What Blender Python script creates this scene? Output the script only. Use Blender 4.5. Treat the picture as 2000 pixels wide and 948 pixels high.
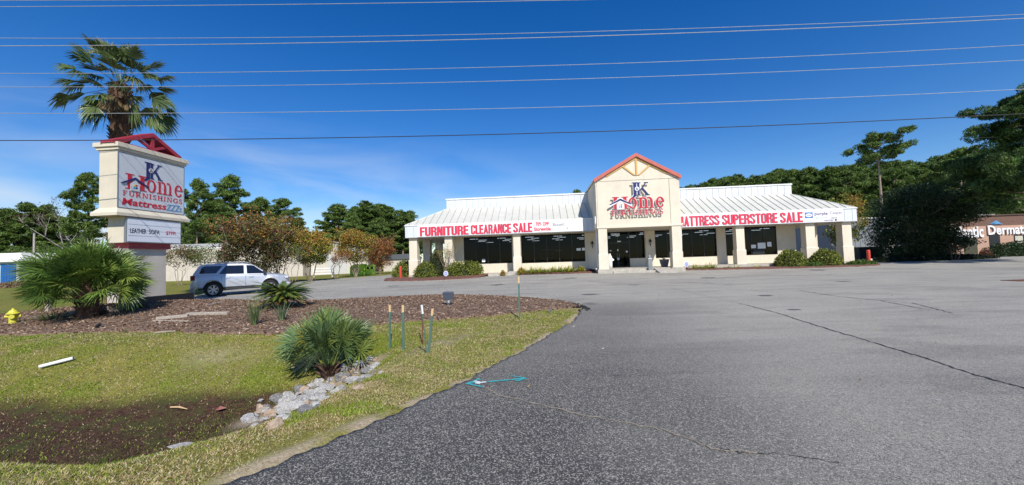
import bpy, bmesh, math, random
import numpy as np
from mathutils import Vector, Matrix
R = math.radians
random.seed(7); rng = np.random.default_rng(11)
S = bpy.context.scene; COL = S.collection
for o in list(bpy.data.objects): bpy.data.objects.remove(o)

# ------------------------------------------------------------------ camera
EYE = 1.6; PITCH = R(2.5); ROLL = R(-1.86); FPX = 760.0
cam = bpy.data.objects.new('camera', bpy.data.cameras.new('camera')); COL.objects.link(cam)
cam.matrix_world = Matrix.Translation((0, 0, EYE)) @ Matrix.Rotation(math.pi/2+PITCH, 4, 'X') @ Matrix.Rotation(ROLL, 4, 'Z')
cam.data.sensor_width = 36; cam.data.lens = 36*FPX/2000; cam.data.clip_end = 3000; cam.data.clip_start = 0.05
S.camera = cam
# ------------------------------------------------------------------ world + sun
SUN_AZ = R(17); SUN_EL = R(42)                      # azimuth to the right of straight behind the camera
sdir = Vector((math.sin(SUN_AZ)*math.cos(SUN_EL), -math.cos(SUN_AZ)*math.cos(SUN_EL), math.sin(SUN_EL)))
W = bpy.data.worlds.new('World'); S.world = W; W.use_nodes = True
nt = W.node_tree; nt.nodes.clear()
def N(t, typ, **k):
    n = t.nodes.new(typ)
    for a, v in k.items():
        if a.startswith('i_'): n.inputs[a[2:].replace('_', ' ')].default_value = v
        else: setattr(n, a, v)
    return n
wo = N(nt, 'ShaderNodeOutputWorld'); bg = N(nt, 'ShaderNodeBackground'); bg.inputs[1].default_value = 0.1
sky = N(nt, 'ShaderNodeTexSky'); sky.sky_type = 'NISHITA'; sky.sun_disc = False
sky.sun_elevation = SUN_EL; sky.sun_rotation = math.pi - SUN_AZ; sky.air_density = 1.0; sky.dust_density = 0.15; sky.ozone_density = 3.5
hs = N(nt, 'ShaderNodeHueSaturation'); hs.inputs['Hue'].default_value = .512; hs.inputs['Saturation'].default_value = 1.38; hs.inputs['Value'].default_value = 1.16
nt.links.new(sky.outputs[0], hs.inputs['Color'])
tc = N(nt, 'ShaderNodeTexCoord'); mp = N(nt, 'ShaderNodeMapping'); mp.inputs['Scale'].default_value = (1.0, 1.0, 4.5); mp.inputs['Rotation'].default_value = (0, R(14), R(20))
nt.links.new(tc.outputs['Generated'], mp.inputs[0])
cn = N(nt, 'ShaderNodeTexNoise'); cn.inputs['Scale'].default_value = 2.3; cn.inputs['Detail'].default_value = 7; cn.inputs['Roughness'].default_value = 0.5; cn.inputs['Distortion'].default_value = 0.6
nt.links.new(mp.outputs[0], cn.inputs['Vector'])
cr = N(nt, 'ShaderNodeMapRange'); cr.inputs[1].default_value = 0.40; cr.inputs[2].default_value = 0.72; cr.inputs[4].default_value = 1.0
nt.links.new(cn.outputs[0], cr.inputs[0])
sx = N(nt, 'ShaderNodeSeparateXYZ'); nt.links.new(tc.outputs['Generated'], sx.inputs[0])
mz = N(nt, 'ShaderNodeMapRange'); mz.inputs[1].default_value = 0.32; mz.inputs[2].default_value = 0.08; nt.links.new(sx.outputs[2], mz.inputs[0])
mx_ = N(nt, 'ShaderNodeMapRange'); mx_.inputs[1].default_value = 0.28; mx_.inputs[2].default_value = -0.5; nt.links.new(sx.outputs[0], mx_.inputs[0])
m1 = N(nt, 'ShaderNodeMath', operation='MULTIPLY'); nt.links.new(mz.outputs[0], m1.inputs[0]); nt.links.new(mx_.outputs[0], m1.inputs[1])
m2 = N(nt, 'ShaderNodeMath', operation='MULTIPLY'); nt.links.new(m1.outputs[0], m2.inputs[0]); nt.links.new(cr.outputs[0], m2.inputs[1])
mxc = N(nt, 'ShaderNodeMix', data_type='RGBA'); mxc.inputs['B'].default_value = (6.3, 6.9, 7.8, 1)
nt.links.new(m2.outputs[0], mxc.inputs['Factor']); nt.links.new(hs.outputs[0], mxc.inputs['A'])
nt.links.new(mxc.outputs['Result'], bg.inputs[0]); nt.links.new(bg.outputs[0], wo.inputs[0])
sl = bpy.data.lights.new('sun', 'SUN'); sl.energy = 4.6; sl.angle = R(0.53); sl.color = (1.0, 0.95, 0.87)
so = bpy.data.objects.new('sun', sl); COL.objects.link(so); so.rotation_euler = (-sdir).to_track_quat('-Z', 'Y').to_euler()
S.view_settings.view_transform = 'Standard'; S.view_settings.look = 'None'; S.view_settings.exposure = 0.22; S.view_settings.gamma = 1.0
S.view_settings.use_curve_mapping = False

# ------------------------------------------------------------------ numeric helpers
def hsh(ix, iy, s=0):
    h = np.sin(ix*127.1+iy*311.7+s*74.7)*43758.5453
    return h-np.floor(h)
def vn(x, y, s=0):
    x = np.asarray(x, float); y = np.asarray(y, float)
    ix = np.floor(x); iy = np.floor(y); fx = x-ix; fy = y-iy; fx = fx*fx*(3-2*fx); fy = fy*fy*(3-2*fy)
    return (hsh(ix, iy, s)*(1-fx)+hsh(ix+1, iy, s)*fx)*(1-fy)+(hsh(ix, iy+1, s)*(1-fx)+hsh(ix+1, iy+1, s)*fx)*fy
def fbm(x, y, s=0): return (vn(x, y, s)+.5*vn(x*2.1, y*2.1, s+1)+.25*vn(x*4.3, y*4.3, s+2))/1.75
def sst(t): t = np.clip(t, 0, 1); return t*t*(3-2*t)
def inpoly(x, y, P):
    x = np.asarray(x, float); y = np.asarray(y, float); c = np.zeros(x.shape, bool); n = len(P)
    for i in range(n):
        x1, y1 = P[i][:2]; x2, y2 = P[(i+1) % n][:2]
        if y1 == y2: continue
        c ^= ((y1 > y) != (y2 > y)) & (x < (x2-x1)*(y-y1)/(y2-y1)+x1)
    return c
def dist_line(x, y, P):
    x = np.asarray(x, float); y = np.asarray(y, float); d = np.full(x.shape, 1e9)
    for (x1, y1), (x2, y2) in zip(P[:-1], P[1:]):
        l = (x2-x1)**2+(y2-y1)**2; t = np.clip(((x-x1)*(x2-x1)+(y-y1)*(y2-y1))/l, 0, 1)
        d = np.minimum(d, np.hypot(x-x1-t*(x2-x1), y-y1-t*(y2-y1)))
    return d
def smooth_poly(P, k=2):
    for _ in range(k):
        Q = [P[0]]
        for a, b in zip(P[:-1], P[1:]):
            Q.append((a[0]*.75+b[0]*.25, a[1]*.75+b[1]*.25)); Q.append((a[0]*.25+b[0]*.75, a[1]*.25+b[1]*.75))
        Q.append(P[-1]); P = Q
    return P
EDGE = smooth_poly([(-6.5, -1.5), (-4.2, .7), (-2.3, 2.96), (-1.1, 4.72), (-0.06, 6.74), (1.0, 9.05), (1.75, 11.0), (2.1, 12.4), (2.2, 13.4), (1.7, 14.6), (.3, 16.3),
                    (-1.6, 18.0), (-3.6, 18.9), (-6.0, 18.6), (-8.3, 17.7), (-10.5, 17.6), (-13.0, 18.6), (-15.6, 19.4), (-17.9, 20.3)])
LOT = EDGE+[(-19.0, 22), (-20, 25), (-21, 36.6), (-19.7, 40), (-17.9, 44), (-15.9, 48.6), (-16.5, 62), (-10, 90), (90, 90), (90, -40), (-60, -40)]
def rise(X): return .3-.15*sst((3-np.asarray(X, float))/12.)
def ground(X, Y):
    X = np.asarray(X, float); Y = np.asarray(Y, float)
    cr_ = np.interp(X, [-30, -4.7, -3.5, -3.25, -2.78, -2.4, -2.2, -1.8], [3.35, 3.25, 3.08, 3.25, 3.65, 4.2, 5.5, 6.4])
    b0 = np.interp(X, [-30, -4.7, -3.5, -2.78, -2.4, -1.8], [5.0, 4.9, 4.7, 5.2, 5.9, 7.2])
    dp = np.interp(X, [-30, -5, -4.2, -3.2, -2.5, -1.7], [1.0, 1.0, .92, .62, .27, 0])
    t1 = (Y-cr_)/(b0-cr_); t2 = (9.9-Y)/(9.9-np.interp(X, [-5, -2], [6.6, 7.6]))
    z = -dp*np.minimum(sst(t1), sst(t2))
    z = z-.06*sst((X+9)/5)*sst((2-X)/3)*sst((11.5-Y)/2)*sst((Y-4)/2)
    m = .36*np.exp(-((X+14.6)/5.0)**2-((Y-15.2)/3.2)**2)+.12*np.exp(-((X+2.5)/4.5)**2-((Y-14.5)/2.6)**2)+.16*np.exp(-((X+8.5)/3)**2-((Y-13.5)/2.4)**2)
    m = m*sst(dist_line(X, Y, EDGE)/1.3)
    far = rise(X)*sst((Y-20)/13.)*sst((X+40)/15.)
    return z+m+far
def lot_z(Y, X=12.0): return .014+rise(X)*sst((np.asarray(Y, float)-20)/13.)
def gz(x, y): return float(ground(np.array([x]), np.array([y]))[0])
def ray(px, py): return (cam.matrix_world.to_3x3() @ Vector(((px-1000)/FPX, -(py-474)/FPX, -1)))
def at(px, py, z=None):                       # where a sight line meets the real ground
    d = ray(px, py); zz = 0.0
    for _ in range(25):
        t = ((z if z is not None else zz)-EYE)/d.z; x, y = d.x*t, d.y*t
        if z is not None: return Vector((x, y, z))
        zz = zz*.5+.5*gz(x, y)
    return Vector((x, y, gz(x, y)))
def atY(px, py, Y): d = ray(px, py); t = Y/d.y; return Vector((d.x*t, Y, EYE+d.z*t))

# ------------------------------------------------------------------ materials
MATS = {}
def mat(name, col, rough=.7, metal=0, var=.12, vs=3.0, bump=0.0, bs=40.0, spec=.5, col2=None, stretch=(1, 1, 1), attr=None, trans=0.0, dirt=None, coat=0):
    if name in MATS: return MATS[name]
    m = bpy.data.materials.new(name); m.use_nodes = True; t = m.node_tree; b = t.nodes['Principled BSDF']; L = t.links.new
    b.inputs['Roughness'].default_value = rough; b.inputs['Metallic'].default_value = metal; b.inputs['Specular IOR Level'].default_value = spec
    if coat: b.inputs['Coat Weight'].default_value = coat; b.inputs['Coat Roughness'].default_value = .05
    tcn = N(t, 'ShaderNodeTexCoord'); mpp = N(t, 'ShaderNodeMapping'); mpp.inputs['Scale'].default_value = stretch; L(tcn.outputs['Object'], mpp.inputs[0])
    n = N(t, 'ShaderNodeTexNoise'); n.inputs['Scale'].default_value = vs; n.inputs['Detail'].default_value = 6; n.inputs['Roughness'].default_value = .6; L(mpp.outputs[0], n.inputs['Vector'])
    mx = N(t, 'ShaderNodeMix', data_type='RGBA')
    mr = N(t, 'ShaderNodeMapRange'); mr.inputs[1].default_value = .35; mr.inputs[2].default_value = .65; L(n.outputs[0], mr.inputs[0]); L(mr.outputs[0], mx.inputs['Factor'])
    if attr:
        a = N(t, 'ShaderNodeAttribute', attribute_name=attr)
        mul = N(t, 'ShaderNodeMix', data_type='RGBA', blend_type='MULTIPLY'); mul.inputs['Factor'].default_value = 1
        mx.inputs['A'].default_value = (1-var, 1-var, 1-var, 1); mx.inputs['B'].default_value = (1+var, 1+var, 1+var, 1)
        L(a.outputs['Color'], mul.inputs['A']); L(mx.outputs['Result'], mul.inputs['B']); out = mul.outputs['Result']
    else:
        c2 = col2 or tuple(min(1, c*(1+var)) for c in col); c1 = col if col2 else tuple(c*(1-var) for c in col)
        mx.inputs['A'].default_value = (*c1, 1); mx.inputs['B'].default_value = (*c2, 1); out = mx.outputs['Result']
    if dirt:
        w = N(t, 'ShaderNodeTexNoise'); w.inputs['Scale'].default_value = 1.3; w.inputs['Detail'].default_value = 8; w.inputs['Roughness'].default_value = .7
        mp2 = N(t, 'ShaderNodeMapping'); mp2.inputs['Scale'].default_value = (1.2, 1.2, .5); L(tcn.outputs['Object'], mp2.inputs[0]); L(mp2.outputs[0], w.inputs['Vector'])
        r2 = N(t, 'ShaderNodeMapRange'); r2.inputs[1].default_value = .5; r2.inputs[2].default_value = .80; r2.inputs[4].default_value = .45; L(w.outputs[0], r2.inputs[0])
        md = N(t, 'ShaderNodeMix', data_type='RGBA'); md.inputs['B'].default_value = (*dirt, 1); L(r2.outputs[0], md.inputs['Factor']); L(out, md.inputs['A']); out = md.outputs['Result']
    L(out, b.inputs['Base Color'])
    if bump:
        bn = N(t, 'ShaderNodeTexNoise'); bn.inputs['Scale'].default_value = bs; bn.inputs['Detail'].default_value = 4; L(tcn.outputs['Object'], bn.inputs['Vector'])
        bp = N(t, 'ShaderNodeBump'); bp.inputs['Strength'].default_value = bump; bp.inputs['Distance'].default_value = .02; L(bn.outputs[0], bp.inputs['Height']); L(bp.outputs[0], b.inputs['Normal'])
    if trans:
        tr = N(t, 'ShaderNodeBsdfTranslucent'); L(out, tr.inputs[0]); ms = N(t, 'ShaderNodeMixShader'); ms.inputs[0].default_value = trans
        L(b.outputs[0], ms.inputs[1]); L(tr.outputs[0], ms.inputs[2]); L(ms.outputs[0], t.nodes['Material Output'].inputs[0])
    MATS[name] = m; return m
STUCCO = mat('stucco', (.70, .63, .50), .9, var=.05, vs=.7, bump=.25, bs=60, dirt=(.47, .41, .31))
STUCCO_SIGN = mat('sign_stucco', (.62, .56, .44), .9, var=.05, vs=1.2, bump=.25, bs=60, dirt=(.42, .38, .30))
PILLAR_M = mat('pillar_stucco', (.50, .46, .40), .9, var=.05, vs=1.2, bump=.2, bs=60, dirt=(.36, .33, .29))
CONC = mat('concrete', (.42, .39, .33), .9, var=.15, vs=4, bump=.3, bs=30, dirt=(.25, .24, .2))
SOFFIT = mat('soffit_paint', (.55, .50, .40), .8, var=.06, vs=2)
WMETAL = mat('white_metal', (.57, .56, .49), .5, var=.05, vs=1.5, dirt=(.48, .49, .45))
WMETAL2 = mat('white_fascia_metal', (.64, .67, .70), .45, var=.03, vs=1.5)
SEAM = mat('metal_seam', (.36, .38, .39), .5, var=.1)
WTRIM = mat('white_trim', (.78, .78, .75), .5, var=.04)
RAKE = mat('red_rake', (.50, .12, .085), .45, var=.08)
OCHRE = mat('ochre_trim', (.60, .36, .10), .6, var=.08)
REDM = mat('sign_red', (.36, .03, .045), .4, var=.08)
FRAMEM = mat('bronze_frame', (.018, .016, .015), .4, var=.2)
BANNER = mat('banner_vinyl', (.80, .79, .78), .45, var=.03, vs=1, bump=.25, bs=2.5)
BRED = mat('banner_red', (.66, .035, .075), .5, var=.08, vs=4)
NAVY = mat('navy_paint', (.018, .02, .11), .4, var=.1)
LRED = mat('letter_red', (.50, .015, .03), .4, var=.08)
WHITE = mat('white_paint', (.8, .8, .8), .45, var=.03)
BLACK = mat('black_paint', (.015, .015, .016), .45, var=.2)
LBLUE = mat('light_blue_paint', (.10, .28, .50), .45, var=.05)
PALE = mat('pale_print', (.58, .66, .74), .5, var=.03)
GREYT = mat('grey_print', (.10, .10, .12), .5, var=.05)
PURP = mat('purple_print', (.08, .06, .20), .5, var=.05)
YEL = mat('yellow_print', (.70, .60, .06), .5); TEAL = mat('teal_print', (.02, .30, .50), .5)
SIGNFACE = mat('sign_face', (.54, .57, .59), .35, var=.04, vs=.8, dirt=(.55, .56, .55))
SEAMLT = mat('panel_groove', (.26, .28, .28), .5, var=.05)
GALV = mat('galvanised_metal', (.30, .31, .32), .45, metal=.6, var=.1)
LEAF = mat('leaf_foliage', (1, 1, 1), .55, var=.15, vs=.8, attr='col', trans=.22, spec=.3)
PALMM = mat('palm_leaf', (1, 1, 1), .38, var=.15, vs=3, attr='col', trans=.18, spec=.5)
CHIPM = mat('mulch_chips_mat', (1, 1, 1), .9, var=.2, vs=8, attr='col')
GRASSM = mat('grass_blades_mat', (1, 1, 1), .7, var=.1, vs=3, attr='col', trans=.25)
BARK = mat('bark', (.16, .12, .09), .95, var=.35, vs=9, bump=.6, bs=18, stretch=(1, 1, .3))
PALEBARK = mat('pale_bark', (.26, .20, .15), .9, var=.3, vs=9, bump=.4, bs=18, stretch=(1, 1, .3))
BOOT = mat('palm_boots', (.10, .055, .035), .95, var=.5, vs=12, bump=.6, bs=25)
ROCKM = mat('granite', (.20, .198, .195), .9, col2=(.50, .49, .47), vs=38, bump=.5, bs=35)
ROCKC = mat('pale_granite', (.22, .215, .205), .9, col2=(.48, .47, .45), vs=44, bump=.5, bs=35)
ROCKD = mat('dark_granite', (.10, .10, .10), .9, col2=(.26, .25, .24), vs=30, bump=.5, bs=35)
ROCKB = mat('tan_rock', (.30, .22, .15), .9, col2=(.46, .36, .27), vs=9, bump=.6, bs=30)
WOODG = mat('weathered_wood', (.26, .22, .18), .9, col2=(.46, .40, .33), vs=14, bump=.5, bs=50, stretch=(1, 5, 5))
TREATED = mat('stake_green', (.08, .15, .12), .5, var=.15)
BARE = mat('stake_tip', (.60, .42, .22), .8, var=.1)
RUST = mat('rust', (.16, .055, .025), .9, var=.35, vs=20)
HYD = mat('hydrant_yellow', (.60, .56, .06), .45, var=.08)
BOLLM = mat('bollard_red', (.55, .055, .03), .5, var=.12, vs=5)
def glass(name, tint, gl=.03, rough=.015):
    m = bpy.data.materials.new(name); m.use_nodes = True; t = m.node_tree; t.nodes.clear(); L = t.links.new
    o = N(t, 'ShaderNodeOutputMaterial'); tr = N(t, 'ShaderNodeBsdfTransparent'); tr.inputs[0].default_value = (*tint, 1)
    g = N(t, 'ShaderNodeBsdfGlossy'); g.inputs['Roughness'].default_value = rough; g.inputs[0].default_value = (.42, .46, .50, 1)
    f = N(t, 'ShaderNodeFresnel'); f.inputs[0].default_value = 1.36
    ns = N(t, 'ShaderNodeTexNoise'); ns.inputs['Scale'].default_value = 1.2
    bp = N(t, 'ShaderNodeBump'); bp.inputs['Strength'].default_value = .06; L(ns.outputs[0], bp.inputs['Height']); L(bp.outputs[0], g.inputs['Normal'])
    ms = N(t, 'ShaderNodeMixShader'); L(f.outputs[0], ms.inputs[0]); L(tr.outputs[0], ms.inputs[1]); L(g.outputs[0], ms.inputs[2]); L(ms.outputs[0], o.inputs[0])
    return m
GLASS = glass('window_glass', (.13, .14, .15)); 
CARGLASS = mat('car_glass', (.006, .007, .009), .04, var=.1, spec=.8)
PAINT = mat('silver_paint', (.44, .46, .50), .32, metal=.25, var=.02, coat=.8)
TYRE = mat('tyre_rubber', (.012, .012, .012), .85, var=.2); RIM = mat('rim_alloy', (.5, .5, .52), .3, metal=.8)
PLAST = mat('black_plastic', (.02, .02, .022), .6, var=.2)
TAIL = mat('tail_lens', (.16, .01, .012), .15, var=.1, coat=1); HEADM = mat('head_lens', (.55, .57, .6), .08, var=.05, coat=1)
# lamp strips inside the shop (lit in the photograph)
LAMP = bpy.data.materials.new('lit_tube'); LAMP.use_nodes = True
_b = LAMP.node_tree.nodes['Principled BSDF']; _b.inputs['Emission Color'].default_value = (.9, .95, 1, 1); _b.inputs['Emission Strength'].default_value = 3.2

# ------------------------------------------------------------------ object helpers
def tag(o, label=None, cat=None, group=None, kind=None):
    if label: o['label'] = label
    if cat: o['category'] = cat
    if group: o['group'] = group
    if kind: o['kind'] = kind
    return o
def thing(name, label, cat, loc=(0, 0, 0), rz=0, group=None):
    o = bpy.data.objects.new(name, None); o.empty_display_size = .2; COL.objects.link(o); o.location = loc; o.rotation_euler = (0, 0, rz)
    return tag(o, label, cat, group)
def link(name, me, m=None, parent=None, loc=None, rz=None):
    o = bpy.data.objects.new(name, me); COL.objects.link(o)
    if m: me.materials.append(m)
    if parent: o.parent = parent
    if loc is not None: o.location = loc
    if rz is not None: o.rotation_euler = (0, 0, rz)
    return o
def npmesh(name, V, F, col=None, smooth=False):
    V = np.ascontiguousarray(V, np.float32); F = np.ascontiguousarray(F, np.int32); me = bpy.data.meshes.new(name)
    k = F.shape[1]; me.vertices.add(len(V)); me.vertices.foreach_set('co', V.ravel()); me.loops.add(F.size); me.loops.foreach_set('vertex_index', F.ravel())
    me.polygons.add(len(F)); me.polygons.foreach_set('loop_start', np.arange(0, F.size, k, dtype=np.int32)); me.polygons.foreach_set('loop_total', np.full(len(F), k, np.int32))
    if smooth: me.polygons.foreach_set('use_smooth', np.ones(len(F), bool))
    me.update(calc_edges=True)
    if col is not None:
        a = me.attributes.new('col', 'FLOAT_COLOR', 'POINT'); c = np.ones((len(V), 4), np.float32); c[:, :3] = col; a.data.foreach_set('color', c.ravel())
    return me
class MB:
    def __init__(s): s.v = []; s.f = []
    def add(s, vs, fs): k = len(s.v); s.v += [tuple(p) for p in vs]; s.f += [tuple(i+k for i in f) for f in fs]; return s
    def box(s, x0, y0, z0, x1, y1, z1):
        return s.add([(x0, y0, z0), (x1, y0, z0), (x1, y1, z0), (x0, y1, z0), (x0, y0, z1), (x1, y0, z1), (x1, y1, z1), (x0, y1, z1)],
                     [(0, 3, 2, 1), (4, 5, 6, 7), (0, 1, 5, 4), (1, 2, 6, 5), (2, 3, 7, 6), (3, 0, 4, 7)])
    def prism(s, poly, y0, y1):                # polygon in x,z pushed from y0 to y1
        n = len(poly); vs = [(x, y0, z) for x, z in poly]+[(x, y1, z) for x, z in poly]
        return s.add(vs, [tuple(range(n)), tuple(range(2*n-1, n-1, -1))]+[(i, i+n, (i+1) % n+n, (i+1) % n) for i in range(n)])
    def prismz(s, poly, z0, z1):
        n = len(poly); vs = [(x, y, z0) for x, y in poly]+[(x, y, z1) for x, y in poly]
        return s.add(vs, [tuple(range(n-1, -1, -1)), tuple(range(n, 2*n))]+[(i, (i+1) % n, (i+1) % n+n, i+n) for i in range(n)])
    def tube(s, pts, r, n=8, cap=True):
        pts = [Vector(p) for p in pts]; rs = r if isinstance(r, (list, tuple)) else [r]*len(pts); k = len(s.v)
        for i, p in enumerate(pts):
            d = (pts[min(i+1, len(pts)-1)]-pts[max(i-1, 0)]).normalized(); u = d.cross(Vector((0, 0, 1)) if abs(d.z) < .9 else Vector((1, 0, 0))).normalized(); w = d.cross(u)
            for j in range(n): a = 2*math.pi*j/n; s.v.append(tuple(p+rs[i]*(math.cos(a)*u+math.sin(a)*w)))
        for i in range(len(pts)-1):
            for j in range(n): s.f.append((k+i*n+j, k+i*n+(j+1) % n, k+(i+1)*n+(j+1) % n, k+(i+1)*n+j))
        if cap: s.f.append(tuple(k+j for j in range(n-1, -1, -1))); s.f.append(tuple(k+(len(pts)-1)*n+j for j in range(n)))
        return s
    def lathe(s, prof, c=(0, 0, 0), n=16, cap=True):
        k = len(s.v)
        for r, z in prof:
            for j in range(n): a = 2*math.pi*j/n; s.v.append((c[0]+r*math.cos(a), c[1]+r*math.sin(a), c[2]+z))
        for i in range(len(prof)-1):
            for j in range(n): s.f.append((k+i*n+j, k+i*n+(j+1) % n, k+(i+1)*n+(j+1) % n, k+(i+1)*n+j))
        if cap: s.f.append(tuple(k+j for j in range(n-1, -1, -1))); s.f.append(tuple(k+(len(prof)-1)*n+j for j in range(n)))
        return s
    def quad(s, a, b, c, d): return s.add([a, b, c, d], [(0, 1, 2, 3)])
    def build(s, name, m, parent=None, smooth=False, bevel=0, recalc=True, **kw):
        me = bpy.data.meshes.new(name); me.from_pydata(s.v, [], s.f)
        if recalc:
            bm = bmesh.new(); bm.from_mesh(me); bmesh.ops.recalc_face_normals(bm, faces=bm.faces); bm.to_mesh(me); bm.free()
        if smooth:
            for p in me.polygons: p.use_smooth = True
        o = link(name, me, m, parent, **kw)
        if bevel: b = o.modifiers.new('b', 'BEVEL'); b.width = bevel; b.segments = 2; b.limit_method = 'ANGLE'
        return o
def copy_tree(o, loc=None, rz=None, sc=None, label=None):
    c = o.copy(); COL.objects.link(c)
    for ch in list(o.children):
        d = ch.copy(); COL.objects.link(d); d.parent = c
        for g in list(ch.children): e = g.copy(); COL.objects.link(e); e.parent = d
    if loc is not None: c.location = loc
    if rz is not None: c.rotation_euler = (0, 0, rz)
    if sc is not None: c.scale = (sc, sc, sc) if isinstance(sc, (int, float)) else sc
    if label: c['label'] = label
    return c
# lettering: text in the local x-z plane facing -y, fitted to a box
def text(body, x0, x1, z0, z1, y, thick, m, parent, name='lettering', bold=.0, shear=0, label=None, slope=0.0):
    cu = bpy.data.curves.new('t', 'FONT'); cu.body = body; cu.offset = bold; cu.shear = shear; cu.resolution_u = 3; cu.space_character = 1+bold*.9
    cu.extrude = .05
    o = bpy.data.objects.new('t', cu); COL.objects.link(o); dg = bpy.context.evaluated_depsgraph_get(); dg.update()
    me = bpy.data.meshes.new_from_object(o.evaluated_get(dg)); bpy.data.objects.remove(o)
    co = np.empty(len(me.vertices)*3, np.float32); me.vertices.foreach_get('co', co); co = co.reshape(-1, 3)
    mn = co.min(0); mxx = co.max(0); sc = mxx-mn
    fx = (co[:, 0]-mn[0])/sc[0]; V = np.empty_like(co); V[:, 0] = x0+fx*(x1-x0); V[:, 2] = z0+(co[:, 1]-mn[1])/sc[1]*(z1-z0)+slope*fx
    V[:, 1] = y+np.where(co[:, 2] > 0, -thick, 0.0)
    me.vertices.foreach_set('co', V.ravel()); me.update(); me.materials.clear()
    q = link(name, me, m, parent)
    if label: q['label'] = label
    return q
# serif glyphs as strokes; each glyph is (width, pieces)
def _r(x0, z0, x1, z1): return [(x0, z0), (x1, z0), (x1, z1), (x0, z1)]
def _arc(cx, cz, rx, rz_, a0, a1, wt, wn, k=14):
    out = []
    for i in range(k):
        q = []
        for a in (a0+(a1-a0)*i/k, a0+(a1-a0)*(i+1)/k):
            w = wn+(wt-wn)*abs(math.cos(R(a))); q.append((a, w))
        P = [(cx+rx*math.cos(R(q[0][0])), cz+rz_*math.sin(R(q[0][0]))), (cx+rx*math.cos(R(q[1][0])), cz+rz_*math.sin(R(q[1][0]))),
             (cx+(rx-q[1][1])*math.cos(R(q[1][0])), cz+(rz_-q[1][1])*math.sin(R(q[1][0]))), (cx+(rx-q[0][1])*math.cos(R(q[0][0])), cz+(rz_-q[0][1])*math.sin(R(q[0][0])))]
        out.append(P)
    return out
def stem(x, h=1, w=.15, z0=0, s=.09, t=.05): return [_r(x, z0, x+w, h), _r(x-s, z0, x+w+s, z0+t), _r(x-s, h-t, x+w+s, h)]
def glyph(c, w=.15, n=.055):
    s = .08
    if c == 'I': return .36, stem(.1, w=w)
    if c == 'H': return .86, stem(.1, w=w)+stem(.6, w=w)+[_r(.1+w, .48, .6, .48+n)]
    if c == 'F': return .66, stem(.1, w=w)+[_r(.1+w, 1-n, .58, 1), _r(.54, .8, .58, 1), _r(.1+w, .5, .48, .5+n), _r(.45, .42, .48, .63)]
    if c == 'U': return .82, [_r(.1, .3, .1+w, 1), _r(.02, 1-n, .18+w, 1), _r(.66, .3, .66+n, 1), _r(.58, 1-n, .8, 1)]+_arc(.41, .3, .31, .31, 180, 360, w*.8, n)
    if c == 'R': return .82, stem(.1, w=w)+_arc(.25+w, .73, .27, .27, -90, 90, w, n)+[_r(.1+w, 1-n, .3+w, 1), _r(.1+w, .46, .3+w, .46+n), [(.32, .48), (.48, .48), (.84, 0), (.66, 0)]]
    if c == 'N': return .90, [_r(.1, 0, .1+n, 1), _r(.02, 0, .24, n), _r(.02, 1-n, .24, 1), [(.1, 1), (.28, 1), (.76, 0), (.62, 0)], _r(.74, 0, .74+n, 1), _r(.64, 1-n, .88, 1)]
    if c == 'S': return .62, _arc(.3, .74, .24, .26, 30, 270, w*.8, n)+_arc(.3, .26, .26, .27, -150, 90, w*.8, n)+[_r(.5, .78, .54, .98), _r(.04, .02, .08, .24)]
    if c == 'G': return .86, _arc(.44, .5, .40, .51, 40, 320, w, n)+[_r(.68, .05, .68+w*.8, .44), _r(.58, .42, .88, .42+n), _r(.72, .76, .76, .98)]
    if c == 'J': return .5, [_r(.2, .05, .2+w, 1), _r(.1, 1-n, .3+w, 1)]+_arc(.03, .05, .17+w, .3, 270, 360, w, n)
    if c == 'K': return .98, stem(.1, w=w)+[[(.25, .4), (.32, .36), (.82, 1), (.72, 1)], [(.36, .5), (.48, .62), (.95, 0), (.74, 0)], _r(.6, 1-n, .92, 1), _r(.64, 0, 1.02, n)]
    if c == 'o': return .66, _arc(.33, .33, .30, .34, 0, 360, w, n, 22)
    if c == 'm': return 1.14, [_r(.1, 0, .1+w, .66), _r(.0, 0, .2+w, n), _r(.02, .62, .1, .66)]+sum([[_r(x, 0, x+w, .42), _r(x-.08, 0, x+w+.08, n)]+_arc(x-.1, .42, .1+w, .26, 0, 115, w, n, 8) for x in (.47, .84)], [])
    if c == 'e': return .62, _arc(.32, .33, .29, .34, 0, 325, w, n, 20)+[_r(.1, .33, .58, .33+n)]
    if c == 'E': return .7, stem(.1, w=w)+[_r(.1, 1-n, .6, 1), _r(.1, 0, .62, n), _r(.1, .48, .5, .48+n)]
    return .3, []
def serif(s, x0, x1, z0, z1, y, thick, m, parent, name, sp=.06, w=.15, grow=0.0, label=None, slope=0.0, each=False):
    tot = sum(glyph(c)[0] for c in s)+sp*(len(s)-1); kx = (x1-x0)/tot; kz = z1-z0; x = 0; k = 0; mb = MB()
    for c in s:
        gw, ps = glyph(c, w)
        for p in ps:
            P = [(x0+(x+a)*kx, z0+b*kz+slope*((x+a)/tot)) for a, b in p]
            if grow:
                cx = sum(a for a, b in P)/4; cz = sum(b for a, b in P)/4
                P = [(a+math.copysign(grow, a-cx), b+math.copysign(grow, b-cz)) for a, b in P]
            k += 1; mb.prism(P, y-thick-(k % 7)*.0009, y)
        x += gw+sp
    q = mb.build(name, m, parent)
    if label: q['label'] = label
    return q
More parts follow.
